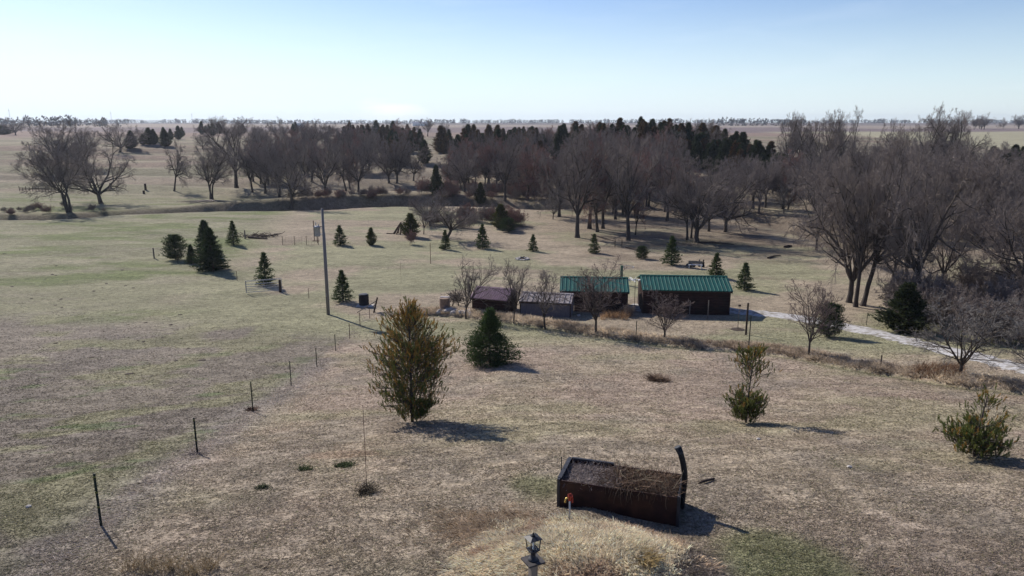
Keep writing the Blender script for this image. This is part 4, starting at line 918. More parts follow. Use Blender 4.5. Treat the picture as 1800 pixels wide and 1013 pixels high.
# ---------------------------------------------------------------- black bin and brace
x, y, z = G(640, 537); t = thing('water_tank', 'black ribbed round bin standing on a white slab', 'bin', (x, y, z))
pr = []
for k in range(7): pr += [(.44+.02*(k % 2), .08+k*.135), (.44+.02*((k+1) % 2), .08+k*.135+.07)]
MB().lathe([(.02,.06),(.44,.06)]+pr+[(.42,1.02),(.02,1.03)], 24).build('drum', M_BLACK, t, False)
MB().lathe([(.02,1.03),(.38,1.035),(.36,1.07),(.02,1.09)], 24).build('lid', M_DGREY, t)
x, y, z = G(642, 538); t = MB().box(-.75,.75,-.5,.5,-.1,.055).build('concrete_slab', M_STONE); t.location = (x, y, z+.0); tag(t, 'pale slab under the black bin', 'slab')
x, y, z, H = height_from(656, 550, 523); t = thing('brace_post', 'dark leaning post with a slanting brace pole beside the black bin', 'fence brace', (x, y, z))
MB().tube([(0,0,-.2),(.42,0,H)], [.075,.065], 8).build('post', M_DARKWOOD, t)
MB().tube([(.33,0,H*.78),(-1.35,-.15,.06)], .04, 7).build('brace', M_WOOD, t)
MB().tube([(0,.02,.1),(.3,.02,.03),(.8,-.1,.02),(.5,-.3,.02)], .02, 5).build('wire_coil', M_RUSTY, t)

# ---------------------------------------------------------------- raised planter
xa, ya, za = G(981, 878); xb, yb, zb = G(1193, 924)
xa, ya, xb, yb = 1.066, 14.93, 3.52, 14.16
Lp = math.hypot(xb-xa, yb-ya); an = math.atan2(yb-ya, xb-xa); zg = -8.45
t = thing('raised_bed', 'dark maroon metal raised bed full of dead stalks in the foreground', 'planter', (xa, ya, zg), an)
hp = -7.80-zg; Wp = 1.05; th = .03
MB().box(0,Lp,-th,0,-.1,hp).build('front_panel', M_PLANTER, t, bevel=.004)
MB().box(0,Lp,Wp,Wp+th,-.1,hp).build('back_panel', M_PLANTER, t, bevel=.004)
MB().box(-th,-.002,-th,Wp+th,-.1,hp-.004).build('end_panel', M_DGREY, t, bevel=.004)
MB().box(Lp+.002,Lp+th,-th,Wp+th,-.1,hp-.004).build('end_panel', M_DGREY, t, bevel=.004)
for cx_, cy_ in ((-.05,-.05),(Lp+.0,-.05),(-.05,Wp),(Lp,Wp)): MB().box(cx_,cx_+.06,cy_,cy_+.06,-.1,hp+.03).build('corner_post', M_DGREY, t)
MB().box(-.06,.03,.03,Wp-.0,hp+.003,hp+.035).box(0.035,Lp*.4,Wp-.01,Wp+.05,hp+.003,hp+.05).build('rim', M_DGREY, t)
MB().tube([(-.10,.55,0),(-.10,.55,hp+.28)], .012, 6).build('rod', M_STEEL, t)
# the heap of litter
g = np.linspace(0, 1, 30); gx, gy = np.meshgrid(g, g); gz = hp-.13+.05*np.sin(gx*3.1)*np.sin(gy*3.1)+.05*(fbm(gx*6, gy*3, 5)-.5)
i = (np.arange(29)[:, None]*30+np.arange(29)[None, :]).ravel()
obj('soil', np_mesh('soil', np.stack([gx*(Lp-.01)+.005, gy*(Wp-.01)+.005, gz], -1).reshape(-1, 3), np.stack([i, i+1, i+31, i+30], 1), 4, None, M_SOIL, True), t)
rng = np.random.default_rng(3)
def stalks(n, x0, x1, z0, ln, rad, up, seed, colr):
    rg = np.random.default_rng(seed); X = x0+(x1-x0)*rg.random(n); Y = .05+(Wp-.1)*rg.random(n)
    P = np.stack([X, Y, z0+.05*rg.random(n)+.03*np.sin(X/Lp*3.1)], 1); D = nrm(rg.normal(size=(n, 3))*[1,1,.45]+[0,0,up]); p, _ = grow(P, D, ln*(.5+rg.random(n)), 3, .28, -.08, rg)
    V, Q = tube_np(p, np.full((n, 4), rad)*np.array([1,.8,.6,.4]), 3)
    return V, Q, np.repeat(np.array(colr)*.85*(.6+.7*rg.random((n, 1))), 12, 0)
sv = [stalks(2600, .04, Lp*.50, hp-.11, .15, .005, .1, 1, (.52,.45,.42)), stalks(1100, Lp*.3, Lp-.03, hp-.10, .20, .005, .25, 2, (.20,.125,.085)), stalks(380, Lp*.42, Lp-.03, hp-.07, .36, .0055, .8, 4, (.38,.27,.19)), stalks(34, Lp*.45, Lp-.1, hp-.05, .60, .008, 1.0, 5, (.45,.38,.27))]
off = 0; VV = []; QQ = []; CC = []
for V, Q, C in sv: VV.append(V); QQ.append(Q+off); CC.append(C); off += len(V)
o = obj('dead_stalks', np_mesh('dead_stalks', np.concatenate(VV), np.concatenate(QQ), 4, np.concatenate(CC), M_BLADE), t); tag(o, kind='stuff')
# vines hanging over the front panel
rg = np.random.default_rng(8); n = 34; X = Lp*(.40+.5*rg.random(n)); P = np.stack([X, np.full(n, .03), np.full(n, hp+.01)], 1)
D = nrm(np.stack([rg.normal(size=n)*.5, -1+0*X, .3+0*X], 1)); p, _ = grow(P, D, .16+.28*rg.random(n)**2, 6, .18, -.55, rg); p[:, 1:, 1] = np.minimum(p[:, 1:, 1], -.045)
V, Q = tube_np(p, np.full((n, 7), .0045), 3); obj('hanging_vines', np_mesh('hanging_vines', V, Q, 4, np.tile(np.array([[.16,.12,.09]]), (len(V), 1)), M_BLADE), t)
# curved black piece standing at the right end
zt_ = top_z(yb+.76, 788)-zg; cp = []
for q in np.linspace(0, 1, 12): cp.append((Lp+.10-.55*max(0, q-.5)**1.6-.06*(1-q)**2, .80, -.1+(zt_+.1)*q))
t = thing('curved_post', 'black curved flat post rising from the right end of the raised bed', 'post', (xa, ya, zg), an)
MB().tube(cp, [.066]*12, 8).build('post', M_BLACK, t, True)
MB().tube([cp[-2], (cp[-1][0]-.035, cp[-1][1], cp[-1][2]+.015)], [.068,.072], 8).build('post_end', M_DGREY, t)
x, y, z = G(1228, 851); x2, y2, z2 = G(1255, 844)
t = MB().tube([(0,0,.02),(.12,.05,.05),(x2-x,y2-y,z2-z+.04)], [.015,.035,.03], 6).build('fallen_stick', M_DARKWOOD); t.location = (x, y, z); tag(t, 'black stick lying in the grass right of the raised bed', 'stick')

# ---------------------------------------------------------------- yard hydrant
x, y, z, H = height_from(1001, 921, 868); t = thing('yard_hydrant', 'red headed yard hydrant on a thin grey pipe before the raised bed', 'hydrant', (x, y, z), R(8))
MB().tube([(0,0,-.1),(0,0,H*.80)], .018, 10).build('pipe', M_GALV, t, True)
MB().lathe([(.02,H*.76),(.032,H*.77),(.032,H*.86),(.045,H*.88),(.045,H*.93),(.03,H*.96),(.012,H*.975)], 12).box(-.016,.06,-.02,.02,H*.86,H*.91).build('head', M_RED, t)
MB().tube([(.045,0,H*.90),(.06,0,H*.80),(.055,0,H*.70)], [.012,.014,.016], 8).tube([(-.05,0,H*.97),(.02,0,H*1.0),(.06,0,H*.94)], .011, 8).build('handle', M_RED, t)
sp = MB().tube([(-.02,0,H*.86),(-.075,-.01,H*.87),(-.10,-.015,H*.82),(-.105,-.015,H*.76)], [.018,.02,.017,.015], 10).build('spout', M_BRASS, t, True)
MB().tube([(-.105,-.015,H*.775),(-.105,-.015,H*.74)], .022, 10).build('hose_adapter', M_BRASS, sp)
# ---------------------------------------------------------------- lamp post
def on_ray(px, py, Y):
    d = ray(px, py); s = Y/d[1]; return d*s
c = on_ray(937, 984, 10.55); zg_ = float(h(c[0], 10.55))
t = thing('lamp_post', 'square wooden post with a black lantern at the bottom of the picture', 'lamp post', (c[0], 10.55, c[2]), R(28))
hz = zg_-c[2]
MB().box(-.058,.058,-.058,.058,hz-.3,-.03).build('post', M_WOOD, t, bevel=.006)
MB().box(-.062,.062,-.062,.062,hz+.35,hz+.41).build('post_band', M_DARKWOOD, t)
MB().box(-.15,.15,-.15,.15,-.03,.0).build('cap_board', mat('weathered_black_wood', (.055,.05,.05), .7, .4, 9), t, bevel=.005)
MB().lathe([(.085,.001),(.085,.02),(.045,.03),(.04,.10),(.045,.13),(.07,.15),(.085,.165),(.09,.18),(.02,.182)], 12).build('stem', M_DGREY, t, True)
la = MB()
la.box(-.085,.085,-.085,.085,.182,.198)
for sx in (-1, 1):
    for sy in (-1, 1): la.add([(sx*.072-.006,sy*.072-.006,.198),(sx*.072+.006,sy*.072-.006,.198),(sx*.072+.006,sy*.072+.006,.198),(sx*.072-.006,sy*.072+.006,.198),(sx*.09-.006,sy*.09-.006,.39),(sx*.09+.006,sy*.09-.006,.39),(sx*.09+.006,sy*.09+.006,.39),(sx*.09-.006,sy*.09+.006,.39)], [(3,2,1,0),(4,5,6,7),(0,1,5,4),(1,2,6,5),(2,3,7,6),(3,0,4,7)])
lf = la.build('lantern_frame', M_DGREY, t)
gm = MB()
for k in range(4):
    a = k*math.pi/2; ca, sa = math.cos(a), math.sin(a)
    q = [(.066,-.066,.200),(.066,.066,.200),(.086,.082,.388),(.086,-.082,.388)]; q2 = [(xx-.003, yy, zz) for xx, yy, zz in q]
    rot = lambda P: [(xx*ca-yy*sa, xx*sa+yy*ca, zz) for xx, yy, zz in P]
    gm.add(rot(q)+rot(q2), [(0,1,2,3),(7,6,5,4),(0,4,5,1),(1,5,6,2),(2,6,7,3),(3,7,4,0)])
gm.build('lantern_glass', M_GLASS, lf)
MB().tube([(0,0,.20),(0,0,.33)], .014, 10).build('candle_bulb', M_WHITE, lf)
MB().add([(-.115,-.115,.39),(.115,-.115,.39),(.115,.115,.39),(-.115,.115,.39),(-.04,-.04,.425),(.04,-.04,.425),(.04,.04,.425),(-.04,.04,.425)], [(3,2,1,0),(4,5,6,7),(0,1,5,4),(1,2,6,5),(2,3,7,6),(3,0,4,7)]).build('lantern_roof', M_DGREY, t)
MB().lathe([(.035,.425),(.028,.44),(.012,.445),(.018,.465),(.006,.485)], 10).build('finial', M_BLACK, t, True)

# ---------------------------------------------------------------- things about the yard
# rusty tank left of the purple shed
x, y, z = G(782, 544); t = thing('metal_tank', 'upright tan metal tank with a slanted grey lid left of the purple roof', 'tank', (x, y, z), R(-10))
MB().lathe([(.02,-.1),(.44,-.1),(.46,.0),(.45,.5),(.46,.55),(.45,1.02),(.43,1.03),(.02,1.04)], 20).build('drum', M_TAN, t)
MB().box(-.42,.42,-.02,.42,1.045,1.075).build('lid', M_GREYROOF, t)
x, y, z = G(800, 541); t = thing('brush_pile', 'dark tangle of sticks and roots beside the tan tank', 'brush pile', (x, y+.6, z+.6))
rg = np.random.default_rng(12); n = 160; p, _ = grow(rg.normal(size=(n, 3))*[.35,.3,.2]+[0,0,.2], nrm(rg.normal(size=(n, 3))), .25+.4*rg.random(n), 3, .3, 0, rg)
V, Q = tube_np(p, np.full((n, 4), .02), 4); obj('sticks', np_mesh('sticks', V, Q, 4, None, M_DARKWOOD), t)
MB().tube([(-.3,0,-.75),(-.15,0,.1)], .05).tube([(.3,.1,-.75),(.15,0,.1)], .05).build('prop', M_DARKWOOD, t)
# broken pale rocks at the end of the grass strip
def rock(r, seed, flat=.6):
    bm = bmesh.new(); bmesh.ops.create_icosphere(bm, subdivisions=2, radius=1)
    rg = np.random.default_rng(seed); s = rg.random(3)*.5+.75; o_ = rg.random()*50
    for v in bm.verts:
        c_ = np.array(v.co); k = .75+.5*float(vnoise(c_[0]*1.6+o_, c_[1]*1.6+c_[2]*1.9, seed)); v.co = (c_*k*r*s*[1,1,flat]).tolist()
    me = bpy.data.meshes.new('rock'); bm.to_mesh(me); bm.free(); me.materials.append(M_STONE); return me
RK = [rock(1, s) for s in range(5)]; rg = np.random.default_rng(5)
for k in range(42):
    q = rg.random(); px = 770+62*q; py = 549+2.2*q+rg.normal()*1.6; x, y, z = G(px, py); s = .12+.20*rg.random()
    o = obj('rock', RK[k % 5]); o.location = (x, y, z+s*.25); o.scale = (s, s, s); o.rotation_euler = (rg.random(), rg.random(), rg.random()*6)
    tag(o, 'pale broken rock in the rubble at the left end of the grass strip', 'rock', 'rubble at the end of the grass strip')
for px, py, s, l in [(1218,549,.16,'small pale stone before the long shed'),(1017,556,.18,'pale block at the corner of the grey shed')]:
    x, y, z = G(px, py); o = obj('rock', RK[1]); o.location = (x, y, z+s*.4); o.scale = (s, s, s); tag(o, l, 'rock')
# young tree with a mulch ring
x, y, z, H = height_from(1297, 580, 537); t = thing('sapling', 'staked sapling in a round dark mulch ring by the drive', 'sapling', (x, y, z))
p, d = grow(np.array([[0,0,-.1]]), np.array([[0,0,1.]]), np.array([H]), 6, .04, 0, rg); V, Q = tube_np(p, np.linspace(.03,.008,7)[None, :], 5); obj('trunk', np_mesh('trunk', V, Q, 4, None, M_BARK), t)
P2, D2, L2, _, _ = kids(p, d, np.array([H]), 14, .55, 1, .6, .2, .16, rg); p2, _ = grow(P2, D2, L2, 2, .1, .05, rg); V, Q = tube_np(p2, np.full((14, 3), .008), 3); obj('twigs', np_mesh('twigs', V, Q, 4, None, M_TWIG), t)
MB().lathe([(.55,-.05),(.52,.04),(.40,.07),(.02,.10)], 18).build('mulch_ring', M_SOIL, t)
MB().box(-.09,.09,-.06,.06,H*.96,H+.05).build('tie', M_DARKWOOD, t)
# post with a ring bracket behind the gap (clothes line or basket post)
x, y, z = G(1092, 500); zt_ = top_z(y, 467)-z; t = thing('hoop_post', 'pale green post with a thin side ring behind the left green roof', 'post', (x, y, z))
MB().box(-.13,.13,-.10,.10,-.2,zt_).build('post', mat('pale_green_paint', (.10,.16,.11), .7, .2), t)
rr_ = [(.13+.55+.55*math.cos(a), .35*math.sin(a), zt_-.15+.06*math.sin(a)) for a in np.linspace(-math.pi, math.pi, 22)]
MB().tube(rr_, .028, 6, False).build('ring', M_GALV, t)
# white aerial on a mast between the sheds
x, y, z = G(1115, 541); zt_ = top_z(y, 492)-z; t = thing('aerial_mast', 'white spiky aerial on a thin mast in the gap between the green roofs', 'aerial', (x, y, z))
MB().tube([(0,0,-.2),(0,0,zt_+.05)], .022, 8).build('mast', M_RUSTY, t)
MB().tube([(-.9,.1,zt_-.05),(.95,-.1,zt_+.05)], .032, 6).build('boom', M_WHITE, t)
rg = np.random.default_rng(2)
for k in range(17):
    a = rg.random()*math.pi*2; l = .35+.35*rg.random(); cx_ = -.75+1.5*k/16
    MB().tube([(cx_-math.cos(a)*l*.6, -math.sin(a)*l, zt_-.02-.12*rg.random()), (cx_+math.cos(a)*l*.6, math.sin(a)*l, zt_+.15*rg.random())], .024, 5).build('rod', M_WHITE, t)
MB().tube([(-1.75,.1,zt_-.02),(-.6,.1,zt_-.02)], .03, 6).tube([(.6,-.1,zt_+.14),(2.05,-.1,zt_-.08)], .03, 6).build('side_arm', M_WHITE, t)
# plank tent
x, y, z, H = height_from(705, 411, 391); t = thing('plank_tent', 'tent of leaning brown planks beside the olive juniper', 'shelter', (x, y, z))
for k in range(11):
    a = math.pi*(.15+k*.17); MB().tube([(1.25*math.cos(a), 1.0*math.sin(a)-.2, -.1), (.03*math.cos(a), .03*math.sin(a), H*(.94+.06*(k % 2)))], [.11,.05], 6).build('plank', M_RUSTY if k % 2 else M_DARKWOOD, t)
MB().tube([(-1.2,-.6,.08),(-2.2,-.5,.10)], .09, 6).build('log', M_DARKWOOD, t)
# fallen beam and mesh panel
x, y, z = G(437, 419); x2, y2, z2 = G(470, 421); t = MB().tube([(0,0,.12),(x2-x,y2-y,z2-z+.15)], [.16,.10], 7).build('fallen_beam', M_DARKWOOD); t.location = (x, y, z); tag(t, 'long dark beam lying on the ground by the wooden post', 'beam')
x, y, z = G(455, 416); t = thing('branch_pile', 'flat pile of dark branches just behind the fallen beam', 'brush pile', (x, y, z)); rg = np.random.default_rng(6); n = 90
p, _ = grow(rg.normal(size=(n, 3))*[1.5,.7,.08]+[.3,0,.12], nrm(rg.normal(size=(n, 3))*[1,.5,.15]), .7+.8*rg.random(n), 3, .15, 0, rg); V, Q = tube_np(p, np.full((n, 4), .035), 4); obj('branches', np_mesh('branches', V, Q, 4, None, M_DARKWOOD), t)
x0, y0, z0 = G(497, 431); x1, y1, z1 = G(560, 431); t = thing('wire_fence_panel', 'faint wire mesh panel beyond the gate left of the pole', 'wire fence', (x0, y0, z0), math.atan2(y1-y0, x1-x0)); m = MB(); Lw = math.hypot(x1-x0, y1-y0)
for k in range(6): m.tube([(0,0,.1+.2*k),(Lw,0,.1+.2*k+z1-z0)], .007, 3)
for k in range(int(Lw/.45)): m.tube([(k*.45,0,0),(k*.45,0,1.2)], .007, 3)
m.build('mesh', M_RUSTY, t)
for k in range(4): MB().tube([(Lw*k/3,0,-.1),(Lw*k/3,0,1.3)], .035, 6).build('post', M_DARKWOOD, t)
# fire ring
x, y, z = G(918, 456); t = thing('fire_ring', 'dark round fire ring on the lawn left of the small spruce', 'fire pit', (x, y, z))
for k in range(14):
    a = k*math.pi/7; o = obj('stone', RK[k % 5], t); o.location = (.75*math.cos(a), .75*math.sin(a), .08); o.scale = (.19,.19,.16)
MB().lathe([(.6,-.02),(.6,.05),(.02,.07)], 14).build('ash', M_SOIL, t); MB().tube([(-.3,0,.08),(.3,.1,.35)], .05, 6).tube([(.3,-.2,.08),(-.2,.1,.3)], .05, 6).build('charred_logs', M_BLACK, t)
# garden clutter above the long roof
x, y, z = G(1222, 472); t = thing('garden_bench', 'pale low garden bench among clutter in the spruce shadow', 'bench', (x, y, z), R(-12))
MB().box(-.8,.8,-.2,.2,.40,.45).build('seat', M_WHITE, t); MB().box(-.8,.8,.18,.22,.5,.85).build('backrest', M_WOOD, t)
for sx in (-.7, .7): MB().box(sx-.04,sx+.04,-.18,.18,-.1,.398).build('leg', M_WHITE, t)
x, y, z = G(1229, 469); t = thing('garden_figure', 'small grey upright garden ornament, left of two behind the bench', 'ornament', (x, y, z)); MB().lathe([(.14,-.1),(.16,.1),(.10,.35),(.13,.55),(.05,.62),(.09,.72),(.10,.82),(.03,.9)], 10).build('figure', M_WOOD, t)
x, y, z = G(1236, 470); t = thing('garden_figure', 'small black upright garden ornament, right of two behind the bench', 'ornament', (x, y, z)); MB().lathe([(.16,-.1),(.18,.15),(.12,.4),(.14,.6),(.05,.66),(.10,.78),(.09,.88),(.02,.94)], 10).build('figure', M_BLACK, t)
x, y, z = G(1212, 471); t = thing('wheelbarrow', 'dark upturned wheelbarrow left of the pale bench', 'wheelbarrow', (x, y, z), R(20))
MB().add([(-.45,-.3,.2),(.45,-.3,.2),(.45,.3,.2),(-.45,.3,.2),(-.25,-.18,.5),(.25,-.18,.5),(.25,.18,.5),(-.25,.18,.5)], [(3,2,1,0),(4,5,6,7),(0,1,5,4),(1,2,6,5),(2,3,7,6),(3,0,4,7)]).build('tray', M_DGREY, t)
MB().tube([(-.8,-.25,.1),(.4,-.2,.18)], .025, 6).tube([(-.8,.25,.1),(.4,.2,.18)], .025, 6).build('handle', M_WOOD, t); MB().tube([(.62,-.04,.2),(.62,.04,.2)], [.18,.18], 14).build('wheel', M_BLACK, t)
# logs under the grove
for (ax, ay, bx_, by_, r_, l) in [(1225,427,1290,431,.16,'long log lying on the ground right of the big oak'),(1040,414,1082,426,.12,'thin fallen branch under the grove'),(1350,455,1372,451,.15,'log near the pale small tree'),(1100,436,1140,446,.10,'fallen branch left of the low evergreen bush'),(1380,436,1392,434,.25,'short log at the foot of the right wood')]:
    x, y, z = G(ax, ay); x2, y2, z2 = G(bx_, by_); mx_, my_ = (x2-x)/2, (y2-y)/2
    t = MB().tube([(0,0,.1),(mx_,my_+.3,float(h(x+mx_, y+my_+.3))-z+.14),(x2-x,y2-y,z2-z+.12)], [r_,r_*.8,r_*.4], 7).build('fallen_log', M_DARKWOOD); t.location = (x, y, z); tag(t, l, 'log')
# pale spread roots below the many stemmed tree at left
x, y, z = G(372, 353); t = thing('exposed_roots', 'fan of pale fallen limbs spread below the many stemmed left tree', 'branches', (x, y, z)); rg = np.random.default_rng(9); n = 16
a = -math.pi/2+np.linspace(-1.25, 1.25, n); p, _ = grow(np.zeros((n, 3))+[0,0,.2], np.stack([np.cos(a), np.sin(a), -.08+0*a], 1), 3.5+4.5*rg.random(n), 6, .10, 0, rg)
gz_ = h(p[..., 0]+x, p[..., 1]+y)-z; p[..., 2] = gz_+.12; V, Q = tube_np(p, np.tile(np.linspace(.16,.03,7), (n, 1)), 5); obj('limbs', np_mesh('limbs', V, Q, 4, None, M_WOOD), t)
# farm buildings far away
def barn(px, py, Y_, W, D_, H_, label, roof=M_WHITE):
    d = ray(px, py); x = d[0]/d[1]*Y_; z = float(h(x, Y_)); t = thing('barn', label, 'barn', (x, Y_, z), R(15))
    MB().box(-W/2,W/2,-D_/2,D_/2,-1,H_).build('wall', M_WHITE, t)
    MB().add([(-W/2-.4,-D_/2-.4,H_+.02),(W/2+.4,-D_/2-.4,H_+.02),(W/2+.4,D_/2+.4,H_+.02),(-W/2-.4,D_/2+.4,H_+.02),(-W/2-.4,0,H_+D_*.25),(W/2+.4,0,H_+D_*.25)], [(3,2,1,0),(0,1,5,4),(2,3,4,5),(1,2,5),(3,0,4)]).build('roof', roof, t)
barn(526, 219, 1000, 11, 8, 5, 'tiny white farm building left of the middle on the horizon'); barn(738, 217, 1250, 26, 9, 4, 'long low white farm building above the grassy clearing', M_GALV)
for px, Y_, H_, l in [(18, 1500, 32, 'leftmost faint mast on the horizon'), (196, 1600, 27, 'second faint mast from the left on the horizon'), (338, 1700, 25, 'third faint mast from the left on the horizon'), (1226, 1600, 14, 'short faint mast right of the middle on the horizon')]:
    x = ray(px, 212)[0]/ray(px, 212)[1]*Y_; z = float(h(x, Y_)); t = thing('radio_mast', l, 'mast', (x, Y_, z)); MB().tube([(0,0,-1),(0,0,H_)], [.45,.2], 6).build('mast', M_GALV, t); MB().box(-1.2,1.2,-.2,.2,H_*.86,H_*.88).build('crossarm', M_GALV, t)
# pasture: dark manure pats and a few pale stones
rg = np.random.default_rng(15); PT = [rock(1, s+20, .25) for s in range(3)]
for m_ in PT: m_.materials.clear(); m_.materials.append(M_SOIL)
for k in range(30):
    px = rg.random()*380; py = 405+230*rg.random()**1.1
    if k < 12: px, py = [(68,419),(92,483),(165,512),(180,506),(187,499),(97,537),(55,525),(98,604),(252,601),(285,594),(227,658),(64,676)][k]
    x, y, z = G(px, py); o = obj('manure_pat', PT[k % 3]); s = .08+.09*rg.random(); o.location = (x, y, z+.02); o.scale = (s*1.4, s, s*.9); o.rotation_euler = (0, 0, rg.random()*6); tag(o, 'dark dried manure pat lying on the left pasture', 'manure pat', 'manure pats on the pasture')
for px, py, l in [(50,892,'pale flat stone low on the left pasture'),(1333,773,'tiny pale stone on the lawn by the pine shadow'),(1493,822,'tiny pale stone right of the pine shadow tip')]:
    x, y, z = G(px, py); o = obj('rock', RK[2]); o.location = (x, y, z+.02); o.scale = (.07,.07,.05); tag(o, l, 'rock')

# ---------------------------------------------------------------- grasses
def blade_mesh(name, X, Y, Ln, Wd, D, col, dz=0.0, bend=.25):
    """narrow bent blades: two triangles' worth as one quad narrowing to the tip"""
    n = len(X); Z = h(X, Y)+dz; P = np.stack([X, Y, Z], 1); rg = np.random.default_rng(len(X))
    s = nrm(np.cross(D, nrm(rg.normal(size=D.shape)+[0,0,.01])))
    mid = P+D*(Ln*.55)[:, None]; D2 = nrm(D+np.array([0,0,-bend])); tip = mid+D2*(Ln*.45)[:, None]
    V = np.stack([P-s*Wd[:, None]*.5, P+s*Wd[:, None]*.5, mid+s*Wd[:, None]*.4, tip, mid-s*Wd[:, None]*.4], 1).reshape(-1, 3)
    Q = np.arange(n*5).reshape(n, 5)
    return np_mesh(name, V, Q, 5, np.repeat(np.clip(col, .01, .9), 5, 0), M_BLADE)
rg = np.random.default_rng(77)
# short dormant turf over the slope nearest the camera
n = 700000; q = rg.random(n); Yb = 10.3*(72/10.3)**(q**1.25); Xb = (rg.random(n)*2-1)*(Yb*.80+1)
dn = fbm(Xb*1.6, Yb*1.6, 61, 3); kp = rg.random(n) < (sstep(.25, .6, dn)*.75+.25)*(1-sstep(34, 70, Yb)); Xb, Yb = Xb[kp], Yb[kp]; n = len(Xb)
sc_ = .75+Yb/26; Ln = (.028+.045*rg.random(n))*sc_; az = rg.random(n)*6.28; D = nrm(np.stack([np.cos(az), np.sin(az), .05+.45*rg.random(n)], 1))
base = gcol(Xb, Yb); k = rg.random((n, 1)); col = base*(.58+1.0*k**1.2); gr = (rg.random((n, 1)) < .10); col = np.where(gr, col*[.62,.78,.5], col); pl = (rg.random((n, 1)) < .10); col = np.where(pl, base*1.2+[.14,.12,.10], col)
tag(obj('turf_grass', blade_mesh('turf_grass', Xb, Yb, Ln, .008*sc_*(.7+.8*rg.random(n)), D, col)), 'short dormant tan turf over the near slope', 'grass', kind='stuff')
# tufts: combed clumps of longer blades
def tufts(name, cx, cy, per, ln, wd, colf, lean, seed, label, spread=.14, up=.8, dz=0, jit=.5):
    rg = np.random.default_rng(seed); m = len(cx); i = np.repeat(np.arange(m), per); n = len(i)
    X = cx[i]+rg.normal(size=n)*spread; Y = cy[i]+rg.normal(size=n)*spread
    ca = rg.normal(size=m)*jit; lx, ly = lean(cx, cy); c_, s_ = np.cos(ca), np.sin(ca); lx, ly = lx*c_-ly*s_, lx*s_+ly*c_
    D = nrm(np.stack([lx[i], ly[i], np.full(n, up)], 1)+rg.normal(size=(n, 3))*.32); D[:, 2] = np.abs(D[:, 2])*.9+.05
    L_ = ln*(.5+.8*rg.random(n))*(.7+.6*rg.random(m))[i]
    cc = colf(cx, cy)[i]*(.65+.6*rg.random((n, 1)))*(.8+.4*rg.random((m, 1)))[i]
    return tag(obj(name, blade_mesh(name, X, Y, L_, wd*(.7+.6*rg.random(n)), D, cc, dz, .55)), label, 'grass', kind='stuff')
Pb = np.array(BERM); sg = np.r_[0, np.cumsum(np.hypot(*np.diff(Pb, axis=0).T))]
m = 2600; tt = rg.random(m)*sg[-1]; cx = np.interp(tt, sg, Pb[:, 0]); cy = np.interp(tt, sg, Pb[:, 1]); o_ = .25+rg.random(m)*1.35
dxy = np.gradient(Pb, axis=0); tx = np.interp(tt, sg, dxy[:, 0]); ty = np.interp(tt, sg, dxy[:, 1]); l = np.hypot(tx, ty); cx = cx-ty/l*o_; cy = cy+tx/l*o_
kp = vnoise(cx*.9, cy*.9, 41) > .18; cx, cy = cx[kp][:620], cy[kp][:620]
def bcol(x, y):
    a = np.array([.72,.61,.47]); b = np.array([.46,.375,.285]); k = sstep(.35, .65, fbm(x/1.5, y/1.5, 44))[:, None]; c = a*(1-k)+b*k
    r = sstep(27, 31, x)[:, None]; return c*(1-r*.45)
tufts('tall_grass_strip', cx, cy, 150, .33, .018, bcol, lambda x, y: (0*x-.2, 0*y-.25), 51, 'strip of tall matted dead grass along the foot of the lawn', .20, .55, 0, 1.2)
# tall orange brown grass at the shed corner and under the vase tree
def patch(px0, px1, py0, py1, m, seed):
    rg = np.random.default_rng(seed); pts = np.array([G(px0+(px1-px0)*rg.random(), py0+(py1-py0)*rg.random())[:2] for _ in range(m)]); return pts[:, 0], pts[:, 1]
cx, cy = patch(1058, 1112, 550, 562, 34, 3); tufts('tall_weeds', cx, cy, 30, .60, .02, lambda x, y: np.tile([[.36,.235,.14]], (len(x), 1)), lambda x, y: (0*x+.1, 0*y-.1), 52, 'upright orange brown weeds at the corner of the left green shed', .18, 1.2)
cx, cy = patch(1610, 1680, 648, 664, 70, 4); tufts('tall_weeds', cx, cy, 36, .55, .02, lambda x, y: np.tile([[.22,.14,.09]], (len(x), 1)), lambda x, y: (0*x+.2, 0*y-.3), 53, 'brown rounded weed bank left of the vase shaped tree', .18, 1.0)
# straw on the mound by the lamp
m = 3000; cx = 1.1+rg.normal(size=m)*1.15; cy = 12.1+rg.normal(size=m)*1.05; mm = np.exp(-(((cx-1.1)/2.2)**2+((cy-12.1)/2.0)**2)); kp = (mm+.55*(fbm(cx/.8, cy/.8, 24, 3)-.5) > .36) & (cy > 10.0) & (rg.random(m) > .9*sstep(2.1, 3.0, cx)*(1-sstep(11.8, 12.6, cy))); cx, cy = cx[kp], cy[kp]
def scol(x, y):
    a = np.array([.89,.76,.56]); b = np.array([.52,.38,.27]); k = sstep(.54, .70, fbm(x/.55, y/.55, 46, 3))[:, None]; return a*(1-k)+b*k
def flow(x, y):
    a = 6.3*vnoise(x*.9, y*.9, 48); return .8*(x-1.0)/2+.9*np.cos(a), .8*(y-11.9)/2+.9*np.sin(a)-.2
tufts('straw_mound', cx, cy, 66, .145, .0105, scol, flow, 54, 'matted pale straw covering the mound under the lamp post', .10, .50, .0, .9)
m = 260; cx = -.5+rg.normal(size=m)*.6; cy = 14.0+rg.normal(size=m)*.5; tufts('matted_grass', cx, cy, 26, .14, .008, lambda x, y: np.tile([[.44,.34,.24]], (len(x), 1))*(.7+.6*vnoise(x*2, y*2, 3))[:, None], flow, 55, 'matted longer grass between the raised bed and the lamp post', .10, .45)
